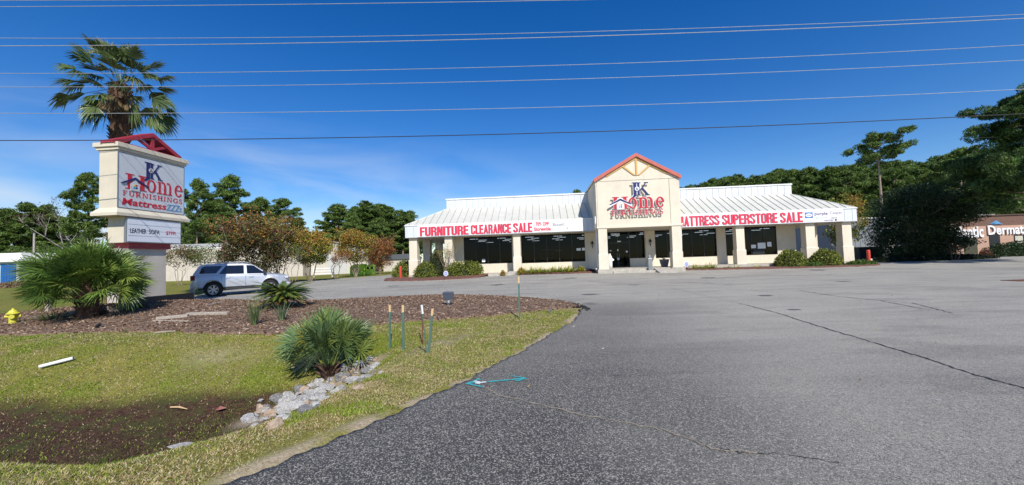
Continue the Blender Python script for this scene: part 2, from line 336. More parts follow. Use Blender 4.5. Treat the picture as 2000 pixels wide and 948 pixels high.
def blk(c):
    w = .19; b = .155
    S_ = lambda x: _r(x, 0, x+w, 1)
    if c == 'I': return w, [S_(0)]
    if c == 'L': return .44, [S_(0), _r(w, 0, .44, b)]
    if c == 'F': return .45, [S_(0), _r(w, 1-b, .45, 1), _r(w, .44, .42, .44+b)]
    if c == 'E': return .46, [S_(0), _r(w, 1-b, .46, 1), _r(w, .43, .43, .43+b), _r(w, 0, .46, b)]
    if c == 'T': return .50, [_r(.155, 0, .155+w, 1-b), _r(0, 1-b, .50, 1)]
    if c == 'U': return .53, [_r(0, .16, w, 1), _r(.53-w, .16, .53, 1)]+_arc(.265, .17, .265, .17, 180, 360, w, b, 8)
    if c == 'N': return .54, [S_(0), _r(.54-w, 0, .54, 1), [(.10, 1), (.24, 1), (.44, 0), (.30, 0)]]
    if c == 'M': return .70, [_r(0, 0, w*.9, 1), _r(.70-w*.9, 0, .70, 1), [(.10, 1), (.24, 1), (.41, .02), (.29, .02)], [(.46, 1), (.60, 1), (.41, .02), (.29, .02)]]
    if c == 'A': return .56, [[(0, 0), (w, 0), (.36, 1), (.20, 1)], [(.56-w, 0), (.56, 0), (.36, 1), (.20, 1)], _r(.14, .2, .42, .2+b*.8)]
    if c in 'PR':
        p = [S_(0), _r(w, 1-b, .32, 1), _r(w, .42, .32, .42+b)]+_arc(.30, .71, .22, .29, -90, 90, w, b, 8)
        return .52, p+([_r(.52-w, 0, .52, .44)] if c == 'R' else [])
    if c in 'CO':
        p = [_r(0, .17, w, .83), _r(.53-w, .66, .53, .83), _r(.53-w, .17, .53, .36)]+_arc(.265, .83, .265, .17, 0, 180, w, b, 8)+_arc(.265, .17, .265, .17, 180, 360, w, b, 8)
        return .53, p+([_r(.53-w, .36, .53, .66)] if c == 'O' else [])
    if c == 'S': return .52, [_r(0, .64, w, .83), _r(.52-w, .70, .52, .83), _r(.52-w, .17, .52, .40), _r(0, .17, w, .30), [(0, .66), (w, .66), (.52, .36), (.52-w, .36)]]+_arc(.26, .83, .26, .17, 0, 180, w, b, 8)+_arc(.26, .17, .26, .17, 180, 360, w, b, 8)
    return .2, []
def block(s_, x0, x1, z0, z1, y, m, parent, name, grow=0, dx=0, dz=0):
    sp = .055; tot = sum(blk(c)[0] for c in s_)+sp*(len(s_)-1); kx = (x1-x0)/tot; kz = z1-z0; x = 0; k = 0; mb = MB()
    for c in s_:
        gw, ps = blk(c)
        for p in ps:
            P = [(x0+(x+a)*kx+dx, z0+b*kz+dz) for a, b in p]
            cx = sum(a for a, b in P)/4; cz = sum(b for a, b in P)/4
            if grow: P = [(a+math.copysign(grow, a-cx), b+math.copysign(grow, b-cz)) for a, b in P]
            k += 1; mb.prism(P, y-.002-(k % 9)*.0005, y)
        x += gw+sp
    return mb.build(name, m, parent)
def house_mark(parent, x0, x1, zb, zp, y, scale, t, back):
    xm = (x0+x1)/2; th = scale*.11; w = x1-x0
    if back: mb = MB(); mb.prism([(x0-.05*scale, zb-.05*scale), (xm, zp+.08*scale), (x1+.05*scale, zb-.05*scale), (x1, zb-th*2), (xm, zp-th*2), (x0, zb-th*2)], y-t*.6, y); mb.build('house_backing', WHITE, parent)
    g = scale*.30
    MB().prism([(xm-g, zb-scale*.42), (xm+g, zb-scale*.42), (xm+g, zb+.02*scale), (xm, zp-th*1.3), (xm-g, zb+.02*scale)], y-t-.008, y).build('house_shape', WHITE if back else SIGNFACE, parent)
    MB().prism([(x0, zb), (xm, zp), (xm, zp-th*1.5), (x0+.1*scale, zb-.02)], y-t-.02, y).prism([(xm, zp), (x1, zb), (x1-.1*scale, zb-.02), (xm, zp-th*1.5)], y-t-.021, y).build('house_roof_stroke', NAVY, parent)
    q = scale*.13; zc = zb-scale*.13
    for dx, dz, m in ((-q, q*.2, YEL), (.02*scale, q*.2, LRED), (-q, -q*1.05, TEAL), (.02*scale, -q*1.05, NAVY)):
        MB().box(xm+dx, y-t-.016, zc+dz, xm+dx+q*.85, y-t, zc+dz+q*.85).build('house_pane', m, parent)

# =================================================================== ground
def grid_axis(segs):
    out = []
    for a, b, d in segs: out += list(np.arange(a, b, d))
    return np.array(out+[segs[-1][1]])
gx = grid_axis([(-900, -200, 100), (-200, -60, 14), (-60, -18, 2), (-18, -12, .3), (-12, 3, .1), (3, 8, 1), (8, 60, 8), (60, 200, 20), (200, 900, 100)])
gy = grid_axis([(-300, -20, 60), (-20, 0, 2), (0, 12, .1), (12, 22, .3), (22, 60, 2), (60, 200, 14), (200, 1500, 130)])
GX, GY = np.meshgrid(gx, gy); X = GX.ravel(); Y = GY.ravel()
inl = inpoly(X, Y, LOT); de = dist_line(X, Y, EDGE); Z = ground(X, Y)
bumpy = (fbm(X*1.5, Y*1.5, 3)-.5)*.05+(fbm(X*6, Y*6, 5)-.5)*.02
Z = Z+bumpy*(~inl)*sst(de/.4)*(Y < 25)
Z = np.where(inl, np.where(Y < 21, -.10*sst(de/.12)+ground(X, Y)*0-.004, Z-.12), Z)
mud = sst((-ground(X, Y)-.72)/.2+.9*(fbm(X*1.3, Y*2.0, 21)-.5))*(Y < 9)*(X < -3.6)
sand = np.clip(1-de/.17, 0, 1)*sst((fbm(X*3, Y*3, 8)-.36)*4)*1.0+.8*np.clip(1-np.abs(dist_line(X, Y, [(-3.4, 6.3), (-2.4, 7.3), (-1.5, 8.3), (-.9, 8.9)]))/.55, 0, 1)*fbm(X*3, Y*3, 31)*1.3
sand += .9*np.clip(1-dist_line(X, Y, [tuple(at(485, 825)[:2]), tuple(at(600, 778)[:2]), tuple(at(735, 706)[:2])])/.42, 0, 1)
sand += .45*np.exp(-((X+6.6)/.9)**2-((Y-8.7)/.35)**2)*sst((fbm(X*3, Y*3, 41)-.4)*5)+.9*np.clip(1-dist_line(X, Y, [(-6, .6), (-4.1, 3.0), (-3.3, 3.9)])/.35, 0, 1)*fbm(X*3, Y*3, 51)
F = []
nx_, ny_ = len(gx), len(gy); ii = np.arange(nx_-1)[None, :]+nx_*np.arange(ny_-1)[:, None]; F = np.stack([ii, ii+1, ii+nx_+1, ii+nx_], -1).reshape(-1, 4)
col = np.stack([np.clip(mud, 0, 1), np.clip(sand, 0, 1), np.clip(fbm(X*.5, Y*.5, 61), 0, 1)], 1)
gm = npmesh('ground', np.stack([X, Y, Z], 1), F, col, True)
def ground_mat():
    m = bpy.data.materials.new('lawn_soil'); m.use_nodes = True; t = m.node_tree; b = t.nodes['Principled BSDF']; b.inputs['Roughness'].default_value = .95; b.inputs['Specular IOR Level'].default_value = .15; L = t.links.new
    tcn = N(t, 'ShaderNodeTexCoord'); a = N(t, 'ShaderNodeAttribute', attribute_name='col'); sp = N(t, 'ShaderNodeSeparateColor'); L(a.outputs['Color'], sp.inputs[0])
    def noise(s, d=5): n = N(t, 'ShaderNodeTexNoise'); n.inputs['Scale'].default_value = s; n.inputs['Detail'].default_value = d; n.inputs['Roughness'].default_value = .65; L(tcn.outputs['Object'], n.inputs['Vector']); return n.outputs[0]
    def mix(f, A, B):
        x = N(t, 'ShaderNodeMix', data_type='RGBA')
        L(f, x.inputs['Factor'])
        for k, v in (('A', A), ('B', B)):
            if isinstance(v, tuple): x.inputs[k].default_value = (*v, 1)
            else: L(v, x.inputs[k])
        return x.outputs['Result']
    def rng_(v, a0, a1): r = N(t, 'ShaderNodeMapRange'); r.inputs[1].default_value = a0; r.inputs[2].default_value = a1; L(v, r.inputs[0]); return r.outputs[0]
    g = mix(rng_(noise(.55), .4, .62), (.17, .20, .026), (.28, .245, .05))
    g = mix(rng_(noise(7), .42, .7), g, (.17, .155, .045))
    g = mix(rng_(noise(38, 3), .5, .66), g, (.07, .075, .02))
    mudc = mix(rng_(noise(14), .38, .6), (.036, .021, .014), (.095, .050, .033)); mudc = mix(rng_(noise(2.6), .48, .62), mudc, (.06, .065, .02))
    g = mix(sp.outputs[0], g, mudc)
    g = mix(sp.outputs[1], g, mix(rng_(noise(25), .4, .65), (.34, .27, .19), (.46, .38, .28)))
    L(g, b.inputs['Base Color'])
    bp = N(t, 'ShaderNodeBump'); bp.inputs['Strength'].default_value = .9; bp.inputs['Distance'].default_value = .03; L(noise(30), bp.inputs['Height']); L(bp.outputs[0], b.inputs['Normal'])
    return m
go = link('ground', gm, ground_mat()); tag(go, kind='structure')
# asphalt
def asphalt_mat():
    m = bpy.data.materials.new('asphalt'); m.use_nodes = True; t = m.node_tree; b = t.nodes['Principled BSDF']; b.inputs['Roughness'].default_value = .85; b.inputs['Specular IOR Level'].default_value = .3; L = t.links.new
    tcn = N(t, 'ShaderNodeTexCoord')
    def mapv(sc): x = N(t, 'ShaderNodeMapping'); x.inputs['Scale'].default_value = sc; L(tcn.outputs['Object'], x.inputs[0]); return x.outputs[0]
    def noise(s, d=5, sc=(1, 1, 1), rg=.6): n = N(t, 'ShaderNodeTexNoise'); n.inputs['Scale'].default_value = s; n.inputs['Detail'].default_value = d; n.inputs['Roughness'].default_value = rg; L(mapv(sc), n.inputs['Vector']); return n.outputs[0]
    def rg_(v, a0, a1, b0=0, b1=1): r = N(t, 'ShaderNodeMapRange'); r.inputs[1].default_value = a0; r.inputs[2].default_value = a1; r.inputs[3].default_value = b0; r.inputs[4].default_value = b1; L(v, r.inputs[0]); return r.outputs[0]
    def mix(f, A, B, bt='MIX'):
        x = N(t, 'ShaderNodeMix', data_type='RGBA', blend_type=bt); L(f, x.inputs['Factor']) if not isinstance(f, float) else setattr(x.inputs['Factor'], 'default_value', f)
        for k, v in (('A', A), ('B', B)):
            if isinstance(v, tuple): x.inputs[k].default_value = (*v, 1)
            else: L(v, x.inputs[k])
        return x.outputs['Result']
    v = N(t, 'ShaderNodeTexVoronoi'); v.inputs['Scale'].default_value = 105; L(tcn.outputs['Object'], v.inputs['Vector'])
    sc = N(t, 'ShaderNodeSeparateColor'); L(v.outputs['Color'], sc.inputs[0])
    v2 = N(t, 'ShaderNodeTexVoronoi'); v2.inputs['Scale'].default_value = 52; L(tcn.outputs['Object'], v2.inputs['Vector'])
    sc2 = N(t, 'ShaderNodeSeparateColor'); L(v2.outputs['Color'], sc2.inputs[0])
    a = N(t, 'ShaderNodeAttribute', attribute_name='col'); sp = N(t, 'ShaderNodeSeparateColor'); L(a.outputs['Color'], sp.inputs[0])
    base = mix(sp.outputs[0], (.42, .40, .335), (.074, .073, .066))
    base = mix(rg_(noise(.35, 6), .35, .7), base, mix(1.0, base, (.80, .80, .82), 'MULTIPLY'))
    base = mix(rg_(noise(1.2, 6, (.12, 1, 1)), .45, .75), base, mix(1.0, base, (.74, .74, .76), 'MULTIPLY'))
    base = mix(rg_(noise(.22, 3, (1, 2.4, 1)), .56, .60, 0, .55), base, mix(1.0, base, (.66, .66, .68), 'MULTIPLY'))
    base = mix(rg_(noise(1.7, 4), .66, .74, 0, .7), base, mix(1.0, base, (.55, .54, .52), 'MULTIPLY'))
    stone = mix(sc2.outputs[1], (.32, .295, .25), (.54, .50, .43))
    f = rg_(sc.outputs[0], .60, .80); fi = N(t, 'ShaderNodeMath', operation='MULTIPLY'); L(f, fi.inputs[0])
    L(rg_(sp.outputs[0], 0, 1, .50, .70), fi.inputs[1])
    c = mix(fi.outputs[0], base, stone)
    dk = rg_(sc.outputs[1], .72, .85); dm = N(t, 'ShaderNodeMath', operation='MULTIPLY'); L(dk, dm.inputs[0]); dm.inputs[1].default_value = .6
    c = mix(dm.outputs[0], c, (.035, .035, .038))
    L(c, b.inputs['Base Color'])
    bp = N(t, 'ShaderNodeBump'); bp.inputs['Strength'].default_value = .55; bp.inputs['Distance'].default_value = .008; L(v.outputs['Distance'], bp.inputs['Height']); bp.invert = True; L(bp.outputs[0], b.inputs['Normal'])
    return m
ASPH = asphalt_mat()
ax = grid_axis([(-60, -22, 6), (-22, -8, .4), (-8, 3.5, .11), (3.5, 12, .5), (12, 90, 6)]); ay = grid_axis([(-40, 0, 4), (0, 19, .11), (19, 21, .3), (21, 49, 1.2), (49, 90, 8)])
AX, AY = np.meshgrid(ax, ay); X = AX.ravel(); Y = AY.ravel(); nx_ = len(ax); ny_ = len(ay)
wob = (vn(X*3, Y*3, 77)-.5)*.16
# pull grid points near the ragged edge on to it: signed distance field cut
inside = inpoly(X+wob, Y+wob*.7, LOT)
ii = np.arange(nx_-1)[None, :]+nx_*np.arange(ny_-1)[:, None]; F = np.stack([ii, ii+1, ii+nx_+1, ii+nx_], -1).reshape(-1, 4)
keep = inside[F].all(1); F = F[keep]
de = dist_line(X, Y, EDGE[:60])
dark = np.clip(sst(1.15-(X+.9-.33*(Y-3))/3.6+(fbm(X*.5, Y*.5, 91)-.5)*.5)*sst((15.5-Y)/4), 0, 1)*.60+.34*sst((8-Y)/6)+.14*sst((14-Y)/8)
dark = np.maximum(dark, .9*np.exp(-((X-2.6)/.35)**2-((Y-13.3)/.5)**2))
Z = lot_z(Y, X)+(Y < 20)*(fbm(X*.4, Y*.4, 14)-.5)*.02
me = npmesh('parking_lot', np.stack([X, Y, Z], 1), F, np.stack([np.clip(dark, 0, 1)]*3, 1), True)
bm = bmesh.new(); bm.from_mesh(me); bmesh.ops.delete(bm, geom=[v for v in bm.verts if not v.link_faces], context='VERTS')
bd = [v for v in bm.verts if v.is_boundary and v.co.y < 21]
for _ in range(3): bmesh.ops.smooth_vert(bm, verts=bd, factor=.5, use_axis_x=True, use_axis_y=True)
be = [e for e in bm.edges if e.is_boundary and e.verts[0].co.y < 40]
ex = bmesh.ops.extrude_edge_only(bm, edges=be)
for g in ex['geom']:
    if isinstance(g, bmesh.types.BMVert): g.co.z -= .06
bm.to_mesh(me); bm.free()
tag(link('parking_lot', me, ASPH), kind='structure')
# mulch
MUL = mat('mulch', (.115, .070, .045), .95, col2=(.25, .17, .115), vs=18, bump=.9, bs=26)
MUL2 = mat('red_mulch', (.10, .04, .028), .95, col2=(.19, .09, .065), vs=14, bump=.9, bs=26)
far_edge = [p for p in EDGE if p[1] > 12.35]
BED = smooth_poly([(-17.6, 19.9), (-18.2, 16.8), (-19.3, 14.6), (-18.6, 11.0), (-13.39, 10.2), (-10.05, 10.25), (-8, 9.75), (-5.35, 9.45), (-3.36, 10.6), (-1.7, 10.7), (-.07, 11.25), (1.94, 12.35)])+far_edge
def sheet(name, poly, d, dz, m, zf):
    P = np.array([p[:2] for p in poly]); xs = np.arange(P[:, 0].min(), P[:, 0].max()+d, d); ys = np.arange(P[:, 1].min(), P[:, 1].max()+d, d)
    A, B = np.meshgrid(xs, ys); x = A.ravel(); y = B.ravel(); w_ = (vn(x*4, y*4, 5)-.5)*.2; ins = inpoly(x+w_, y+w_, poly); n1 = len(xs)
    i2 = np.arange(n1-1)[None, :]+n1*np.arange(len(ys)-1)[:, None]; Fq = np.stack([i2, i2+1, i2+n1+1, i2+n1], -1).reshape(-1, 4); Fq = Fq[ins[Fq].all(1)]
    me = npmesh(name, np.stack([x, y, zf(x, y)+dz+(fbm(x*5, y*5, 9)-.5)*.03], 1), Fq, None, True)
    bm = bmesh.new(); bm.from_mesh(me); bmesh.ops.delete(bm, geom=[v for v in bm.verts if not v.link_faces], context='VERTS')
    ex = bmesh.ops.extrude_edge_only(bm, edges=[e for e in bm.edges if e.is_boundary])
    for g in ex['geom']:
        if isinstance(g, bmesh.types.BMVert): g.co.z -= .09
    bm.to_mesh(me); bm.free(); o = link(name, me, m); tag(o, kind='structure'); return o
sheet('mulch_bed', BED, .13, .035, MUL, ground)
def poly_pts(poly, n):
    P = np.array([p[:2] for p in poly]); x = rng.uniform(P[:, 0].min(), P[:, 0].max(), n); y = rng.uniform(P[:, 1].min(), P[:, 1].max(), n); k = inpoly(x, y, poly); return x[k], y[k]
def cards(C, size, elong, col, flat=None, up=None):
    n = len(C); a = rng.normal(size=(n, 3)); a /= np.linalg.norm(a, axis=1)[:, None]
    b = rng.normal(size=(n, 3))
    if flat is not None: a[:, 2] *= flat; a /= np.linalg.norm(a, axis=1)[:, None]; b[:, 2] *= flat
    b -= (a*b).sum(1)[:, None]*a; b /= np.linalg.norm(b, axis=1)[:, None]
    s = (size*rng.uniform(.6, 1.3, n))[:, None]; A = a*s*elong; B = b*s
    V = np.stack([C-A, C+B*.5, C+A, C-B*.5], 1).reshape(-1, 3); F = np.arange(4*n).reshape(-1, 4)
    return V, F, np.repeat(col, 4, 0)
def pick(n, cols, w=None, jit=.18):
    cols = np.array(cols); i = rng.choice(len(cols), n, p=w); c = cols[i]*(1+rng.uniform(-jit, jit, (n, 1))); return np.clip(c, 0, 1)
x, y = poly_pts(BED, 62000); k = rng.uniform(size=len(x)) < np.clip(18/(y**1.0), 0, 1); x, y = x[k], y[k]
C = np.stack([x, y, ground(x, y)+.055+(fbm(x*5, y*5, 9)-.5)*.03], 1)
V, F, cc = cards(C, .028, 1.5, pick(len(C), [(.13, .070, .040), (.22, .13, .08), (.34, .24, .16), (.46, .37, .27), (.06, .038, .025)], [.3, .32, .22, .06, .1]), flat=.28)
tag(link('mulch_chips', npmesh('mulch_chips', V, F, cc), CHIPM), kind='stuff')
# grass blades
def grass():
    n = 520000; x = np.concatenate([rng.uniform(-15, 2.3, n), rng.uniform(-5.5, 1.2, n//3)]); y = np.concatenate([rng.uniform(1.2, 13, n), rng.uniform(1.3, 7.5, n//3)])
    ok = ~inpoly(x, y, LOT) & ~inpoly(x, y, BED) & (x > -1.42*y-1.0) & (x < 2.3)
    x, y = x[ok], y[ok]; de = dist_line(x, y, EDGE[:60]); g = ground(x, y)
    mudv = sst((-g-.72)/.2+.9*(fbm(x*1.3, y*2.0, 21)-.5))*(x < -3.6)
    rk = dist_line(x, y, [tuple(at(485, 825)[:2]), tuple(at(600, 778)[:2]), tuple(at(735, 706)[:2])]); pr = sst((de-.01)/.12)*.8+.2; pr *= sst((rk-.16)/.2); pr *= 1-.62*mudv; pr *= 1-.5*np.exp(-((x+6.6)/.9)**2-((y-8.7)/.35)**2)*(fbm(x*3, y*3, 41) > .5)
    pr *= 1-.8*np.clip(1-dist_line(x, y, [(-3.4, 6.3), (-2.4, 7.3), (-1.5, 8.3), (-.9, 8.9)])/.5, 0, 1); pr *= 1-.6*np.clip(1-dist_line(x, y, [(-6, .6), (-4.1, 3.0), (-3.3, 3.9)])/.3, 0, 1)
    k = rng.uniform(size=len(x)) < pr; x, y, mudv, de, g = x[k], y[k], mudv[k], de[k], g[k]; n = len(x)
    near = sst((9.5-y)/3)*sst((x+3.8)/2.0)+.0
    dry = sst((fbm(x*.8+3, y*.8, 71)-.36)*3); dry2 = sst((fbm(x*3, y*3, 72)-.36)*3); dry = np.clip(dry*.38+dry2*.34+.16+near*.34, 0, .95)
    lush = (fbm(x*1.4, y*1.4, 73) > .68)
    green = pick(n, [(.23, .29, .03), (.30, .33, .035), (.16, .22, .028)], jit=.25); dryc = pick(n, [(.44, .36, .16), (.54, .47, .28), (.34, .24, .11)], jit=.2)
    c = np.where((rng.uniform(size=n) < dry)[:, None], dryc, green); c = np.where((lush & (rng.uniform(size=n) < .7))[:, None], pick(n, [(.24, .32, .03)], jit=.2), c)
    c = np.where((rng.uniform(size=n) < mudv*.75)[:, None], pick(n, [(.07, .04, .03), (.10, .10, .03), (.13, .07, .045)]), c)
    h = rng.uniform(.014, .034, n)*(1+.4*lush)*(1-.3*near); az = rng.uniform(0, 2*np.pi, n); w = rng.uniform(.004, .008, n)*(1+y*.05)
    ln = rng.uniform(.3, 1.5, n)*h; la = rng.uniform(0, 2*np.pi, n); z = g+(fbm(x*1.5, y*1.5, 3)-.5)*.05-.004
    P = np.stack([x, y, z], 1); D = np.stack([np.cos(az)*w, np.sin(az)*w, 0*w], 1); T = np.stack([np.cos(la)*ln, np.sin(la)*ln, h], 1)
    V = np.stack([P-D, P+D, P+T], 1).reshape(-1, 3); F = np.arange(3*n).reshape(-1, 3)
    tag(link('grass', npmesh('grass', V, F, np.repeat(c, 3, 0)), GRASSM), kind='stuff')
grass()
# cracks, seams and paint on the lot
def strip(name, pts, w, m, dz=.006, jag=.02, sub=14, kind='structure'):
    P = []
    for a, b in zip(pts[:-1], pts[1:]):
        for i in range(sub): t = i/sub; P.append(Vector((a[0]+(b[0]-a[0])*t+random.uniform(-jag, jag), a[1]+(b[1]-a[1])*t+random.uniform(-jag, jag))))
    P.append(Vector(pts[-1][:2])); mb = MB(); L_ = []; Rr = []
    for i, p in enumerate(P):
        d = (P[min(i+1, len(P)-1)]-P[max(i-1, 0)]).normalized(); nrm = Vector((-d.y, d.x)); ww = w*random.uniform(.45, 1.3)
        zz = float(lot_z(p.y, p.x))+float((p.y < 20)*(fbm(np.array(p.x*.4), np.array(p.y*.4), 14)-.5)*.02)+dz
        L_.append((*(p+nrm*ww), zz)); Rr.append((*(p-nrm*ww), zz))
    for i in range(len(P)-1): mb.quad(L_[i], Rr[i], Rr[i+1], L_[i+1])
    return tag(mb.build(name, m, recalc=False), kind=kind)
CRK = mat('crack_dark', (.022, .022, .024), .95); SANDC = mat('crack_sand', (.26, .22, .17), .95, var=.3, vs=30); TARP = mat('tar_patch', (.10, .10, .10), .9, var=.25, vs=3)
pp = lambda L_: [at(a, b, 0.014)[:2] for a, b in L_]
strip('pavement_crack', pp([(1310, 562), (1370, 577), (1440, 592)]), .006, CRK)
strip('pavement_crack', pp([(1440, 592), (1520, 612), (1600, 638), (1700, 668), (1800, 698), (1900, 732), (2010, 762)]), .015, CRK)
strip('pavement_crack', pp([(940, 752), (975, 772), (1020, 782), (1120, 806), (1200, 822), (1300, 840), (1400, 878), (1480, 884)]), .013, SANDC)
strip('pavement_crack', pp([(1400, 876), (1440, 883), (1540, 888), (1640, 904)]), .004, CRK)
strip('pavement_crack', pp([(1560, 568), (1640, 580), (1720, 588), (1800, 603)]), .018, CRK)
strip('pavement_crack', pp([(1720, 587), (1780, 592), (1860, 612)]), .014, CRK)
strip('pavement_crack', pp([(1150, 552), (1220, 556), (1330, 552), (1430, 556)]), .03, CRK)
strip('pavement_crack', pp([(430, 585), (560, 575), (720, 566), (860, 560), (1060, 556)]), .03, CRK)
OLD = mat('old_paint', (.42, .40, .35), .85, var=.3, vs=18)
STN = mat('oil_stain', (.10, .095, .088), .7, var=.3, vs=6)
for cx_, cy_, r_ in ((3.2, 16.5, .35), (6.5, 21, .3), (9, 14, .25), (12, 24, .45), (-1, 24, .4), (16, 19, .35), (4, 27, .4), (-8, 26, .4), (21, 27, .5), (7.5, 10.5, .16)):
    mb = MB(); n_ = 22; ring_ = [(cx_+math.cos(6.283*i/n_)*r_*(.7+.6*random.random()), cy_+math.sin(6.283*i/n_)*r_*(.5+.4*random.random())) for i in range(n_)]
    mb.add([(x, y, float(lot_z(y, x))+float((y < 20)*(fbm(np.array(x*.4), np.array(y*.4), 14)-.5)*.02)+.005) for x, y in ring_], [tuple(range(n_))]); tag(mb.build('oil_stain', STN, recalc=False), kind='structure')
CYAN = mat('cyan_spray', (.03, .42, .42), .7, var=.4, vs=14, col2=(.06, .30, .32))
strip('painted_arrow', [at(*p, .014)[:2] for p in [(912, 750), (970, 745), (1029, 740)]], .022, CYAN, dz=.009, jag=.006)
strip('painted_arrow', [at(*p, .014)[:2] for p in [(938, 741), (912, 750), (944, 757)]], .022, CYAN, dz=.0095, jag=.006)
strip('painted_arrow', [at(*p, .014)[:2] for p in [(996, 735), (1029, 740), (1008, 746)]], .016, CYAN, dz=.0099, jag=.006)
strip('paint_smudge', [at(*p, .014)[:2] for p in [(928, 746), (936, 750), (948, 747)]], .03, mat('white_spray', (.6, .6, .58), .8, var=.3, vs=20), dz=.0115, jag=.02)

# =================================================================== plants
def fan_frond(acc, o, d, up, petl, rad, nseg, col, droop, spread=125, tipc=None, w=.035, roll=.75, cup=.22):
    """palmetto fan: petiole then narrow folded segments"""
    o = np.array(o); d = np.array(d)/np.linalg.norm(d); up = np.array(up, float)+rng.normal(size=3)*roll; s = np.cross(d, up); s /= np.linalg.norm(s)+1e-9; u = np.cross(s, d)
    V, F, Cc = acc; b = len(V)
    e = o+d*petl+np.array([0, 0, -droop*petl*.35])
    pw = .014
    V += [o-s*pw, o+s*pw, e+s*pw*.6, e-s*pw*.6]; F.append((b, b+1, b+2, b+3)); Cc += [np.array(col)*1.1]*4
    dd = (e-o); dd = dd/np.linalg.norm(dd)
    for i in range(nseg):
        a = R(-spread+2*spread*i/(nseg-1)); L_ = rad*(1-.28*abs(a)/R(spread))*random.uniform(.88, 1.06)
        r = dd*(math.cos(a)+cup)+s*math.sin(a)+u*random.uniform(-.12, .16); r /= np.linalg.norm(r); side = np.cross(r, u); side /= np.linalg.norm(side)+1e-9
        b = len(V); dr = droop*L_*random.uniform(.5, 1.2)
        m_ = e+r*L_*.55+np.array([0, 0, -dr*.18]); t_ = e+r*L_*(1-.12*droop)+np.array([0, 0, -dr*random.uniform(.6, 1.25)])
        ww = w*rad*1.1
        V += [e, m_+side*ww+u*ww*.5, m_, m_-side*ww+u*ww*.5, t_]; F += [(b, b+2, b+1, b+1), (b, b+3, b+2, b+2), (b+1, b+2, b+4, b+4), (b+2, b+3, b+4, b+4)]
        c = np.array(col)*random.uniform(.8, 1.2); tc_ = c if tipc is None or random.random() > .6 else np.array(tipc)
        Cc += [c, c, c*.9, c, tc_]
def frond_obj(acc, name, m, parent):
    V, F, Cc = acc; tri = [tuple(dict.fromkeys(f)) for f in F]
    T = [t for t in tri if len(t) == 3]+[q for f in tri if len(f) == 4 for q in ((f[0], f[1], f[2]), (f[0], f[2], f[3]))]
    return link(name, npmesh(name, np.array(V), np.array(T), np.array(Cc)), m, parent)
def dirs(n, lo, hi):
    out = []
    for i in range(n):
        az = i*2.39996+random.uniform(-.2, .2); el = R(lo+(hi-lo)*((i+.5)/n)**.9+random.uniform(-6, 6)); out.append((math.cos(az)*math.cos(el), math.sin(az)*math.cos(el), math.sin(el)))
    return out
# --- big clump of palmetto beside the sign
def palm_bush(name, label, loc, n, petl, rad, nseg, cols, lo, hi, base_r, trunk_h, group=None, w=.035, dead=0, tr=.2, droop=.3):
    t = thing(name, label, 'palm', loc, 0, group); acc = ([], [], [])
    for i, d in enumerate(dirs(n, lo, hi)):
        c = random.choice(cols); o = (d[0]*base_r*random.random(), d[1]*base_r*random.random(), trunk_h*random.uniform(.55, 1))
        fan_frond(acc, o, d, (0, 0, 1), petl*random.uniform(.65, 1.15), rad*random.uniform(.8, 1.1), nseg, c, random.uniform(.1, droop), spread=random.uniform(95, 140), w=w)
    frond_obj(acc, 'fronds', PALMM, t)
    if dead:
        acc = ([], [], [])
        for i in range(dead):
            az = random.uniform(0, 6.28); fan_frond(acc, (0, 0, trunk_h*.4), (math.cos(az), math.sin(az), random.uniform(-.5, .0)), (0, 0, 1), petl*.5, rad*.75, 14, (.22, .16, .11), .8, spread=60, w=.03)
        frond_obj(acc, 'dead_fronds', PALMM, t)
    mb = MB(); mb.tube([(0, 0, -.15), (0, 0, trunk_h*.5), (.03, 0, trunk_h)], [tr*1.15, tr, tr*.7], 10)
    for i in range(int(60*tr/.2)):
        a = random.uniform(0, 6.28); z = random.uniform(0, trunk_h*.95); r = tr; p = Vector((math.cos(a)*r, math.sin(a)*r, z)); q = p+Vector((math.cos(a)*.14, math.sin(a)*.14, .16)); s = Vector((-math.sin(a), math.cos(a), 0))*.035
        mb.add([p-s, p+s, q+s*.5, q-s*.5, p+Vector((0, 0, .1))], [(0, 1, 2, 3), (0, 3, 4), (1, 4, 2)])
    mb.build('trunk', BOOT, t, recalc=False); return t
p = at(165, 622)
G1 = [(.10, .18, .035), (.13, .22, .04), (.08, .14, .03), (.15, .24, .05), (.19, .26, .05)]
palm_bush('palmetto', 'huge bushy palmetto with spiky green fans standing in front of the roadside sign', (p.x+.1, p.y, p.z), 225, .84, .72, 24, G1, -10, 89, .34, 1.34, w=.027, dead=5, tr=.25, droop=.3)
p = at(642, 736)
G2 = [(.12, .19, .06), (.16, .24, .09), (.10, .16, .04), (.20, .26, .06), (.34, .31, .05), (.13, .21, .09)]
pb = palm_bush('palmetto', 'low palmetto clump with a few yellowing fans at the rocks of the ditch', (p.x, p.y, p.z), 60, .78, .60, 22, G2, 40, 89, .22, .22, w=.027, dead=2, tr=.12)
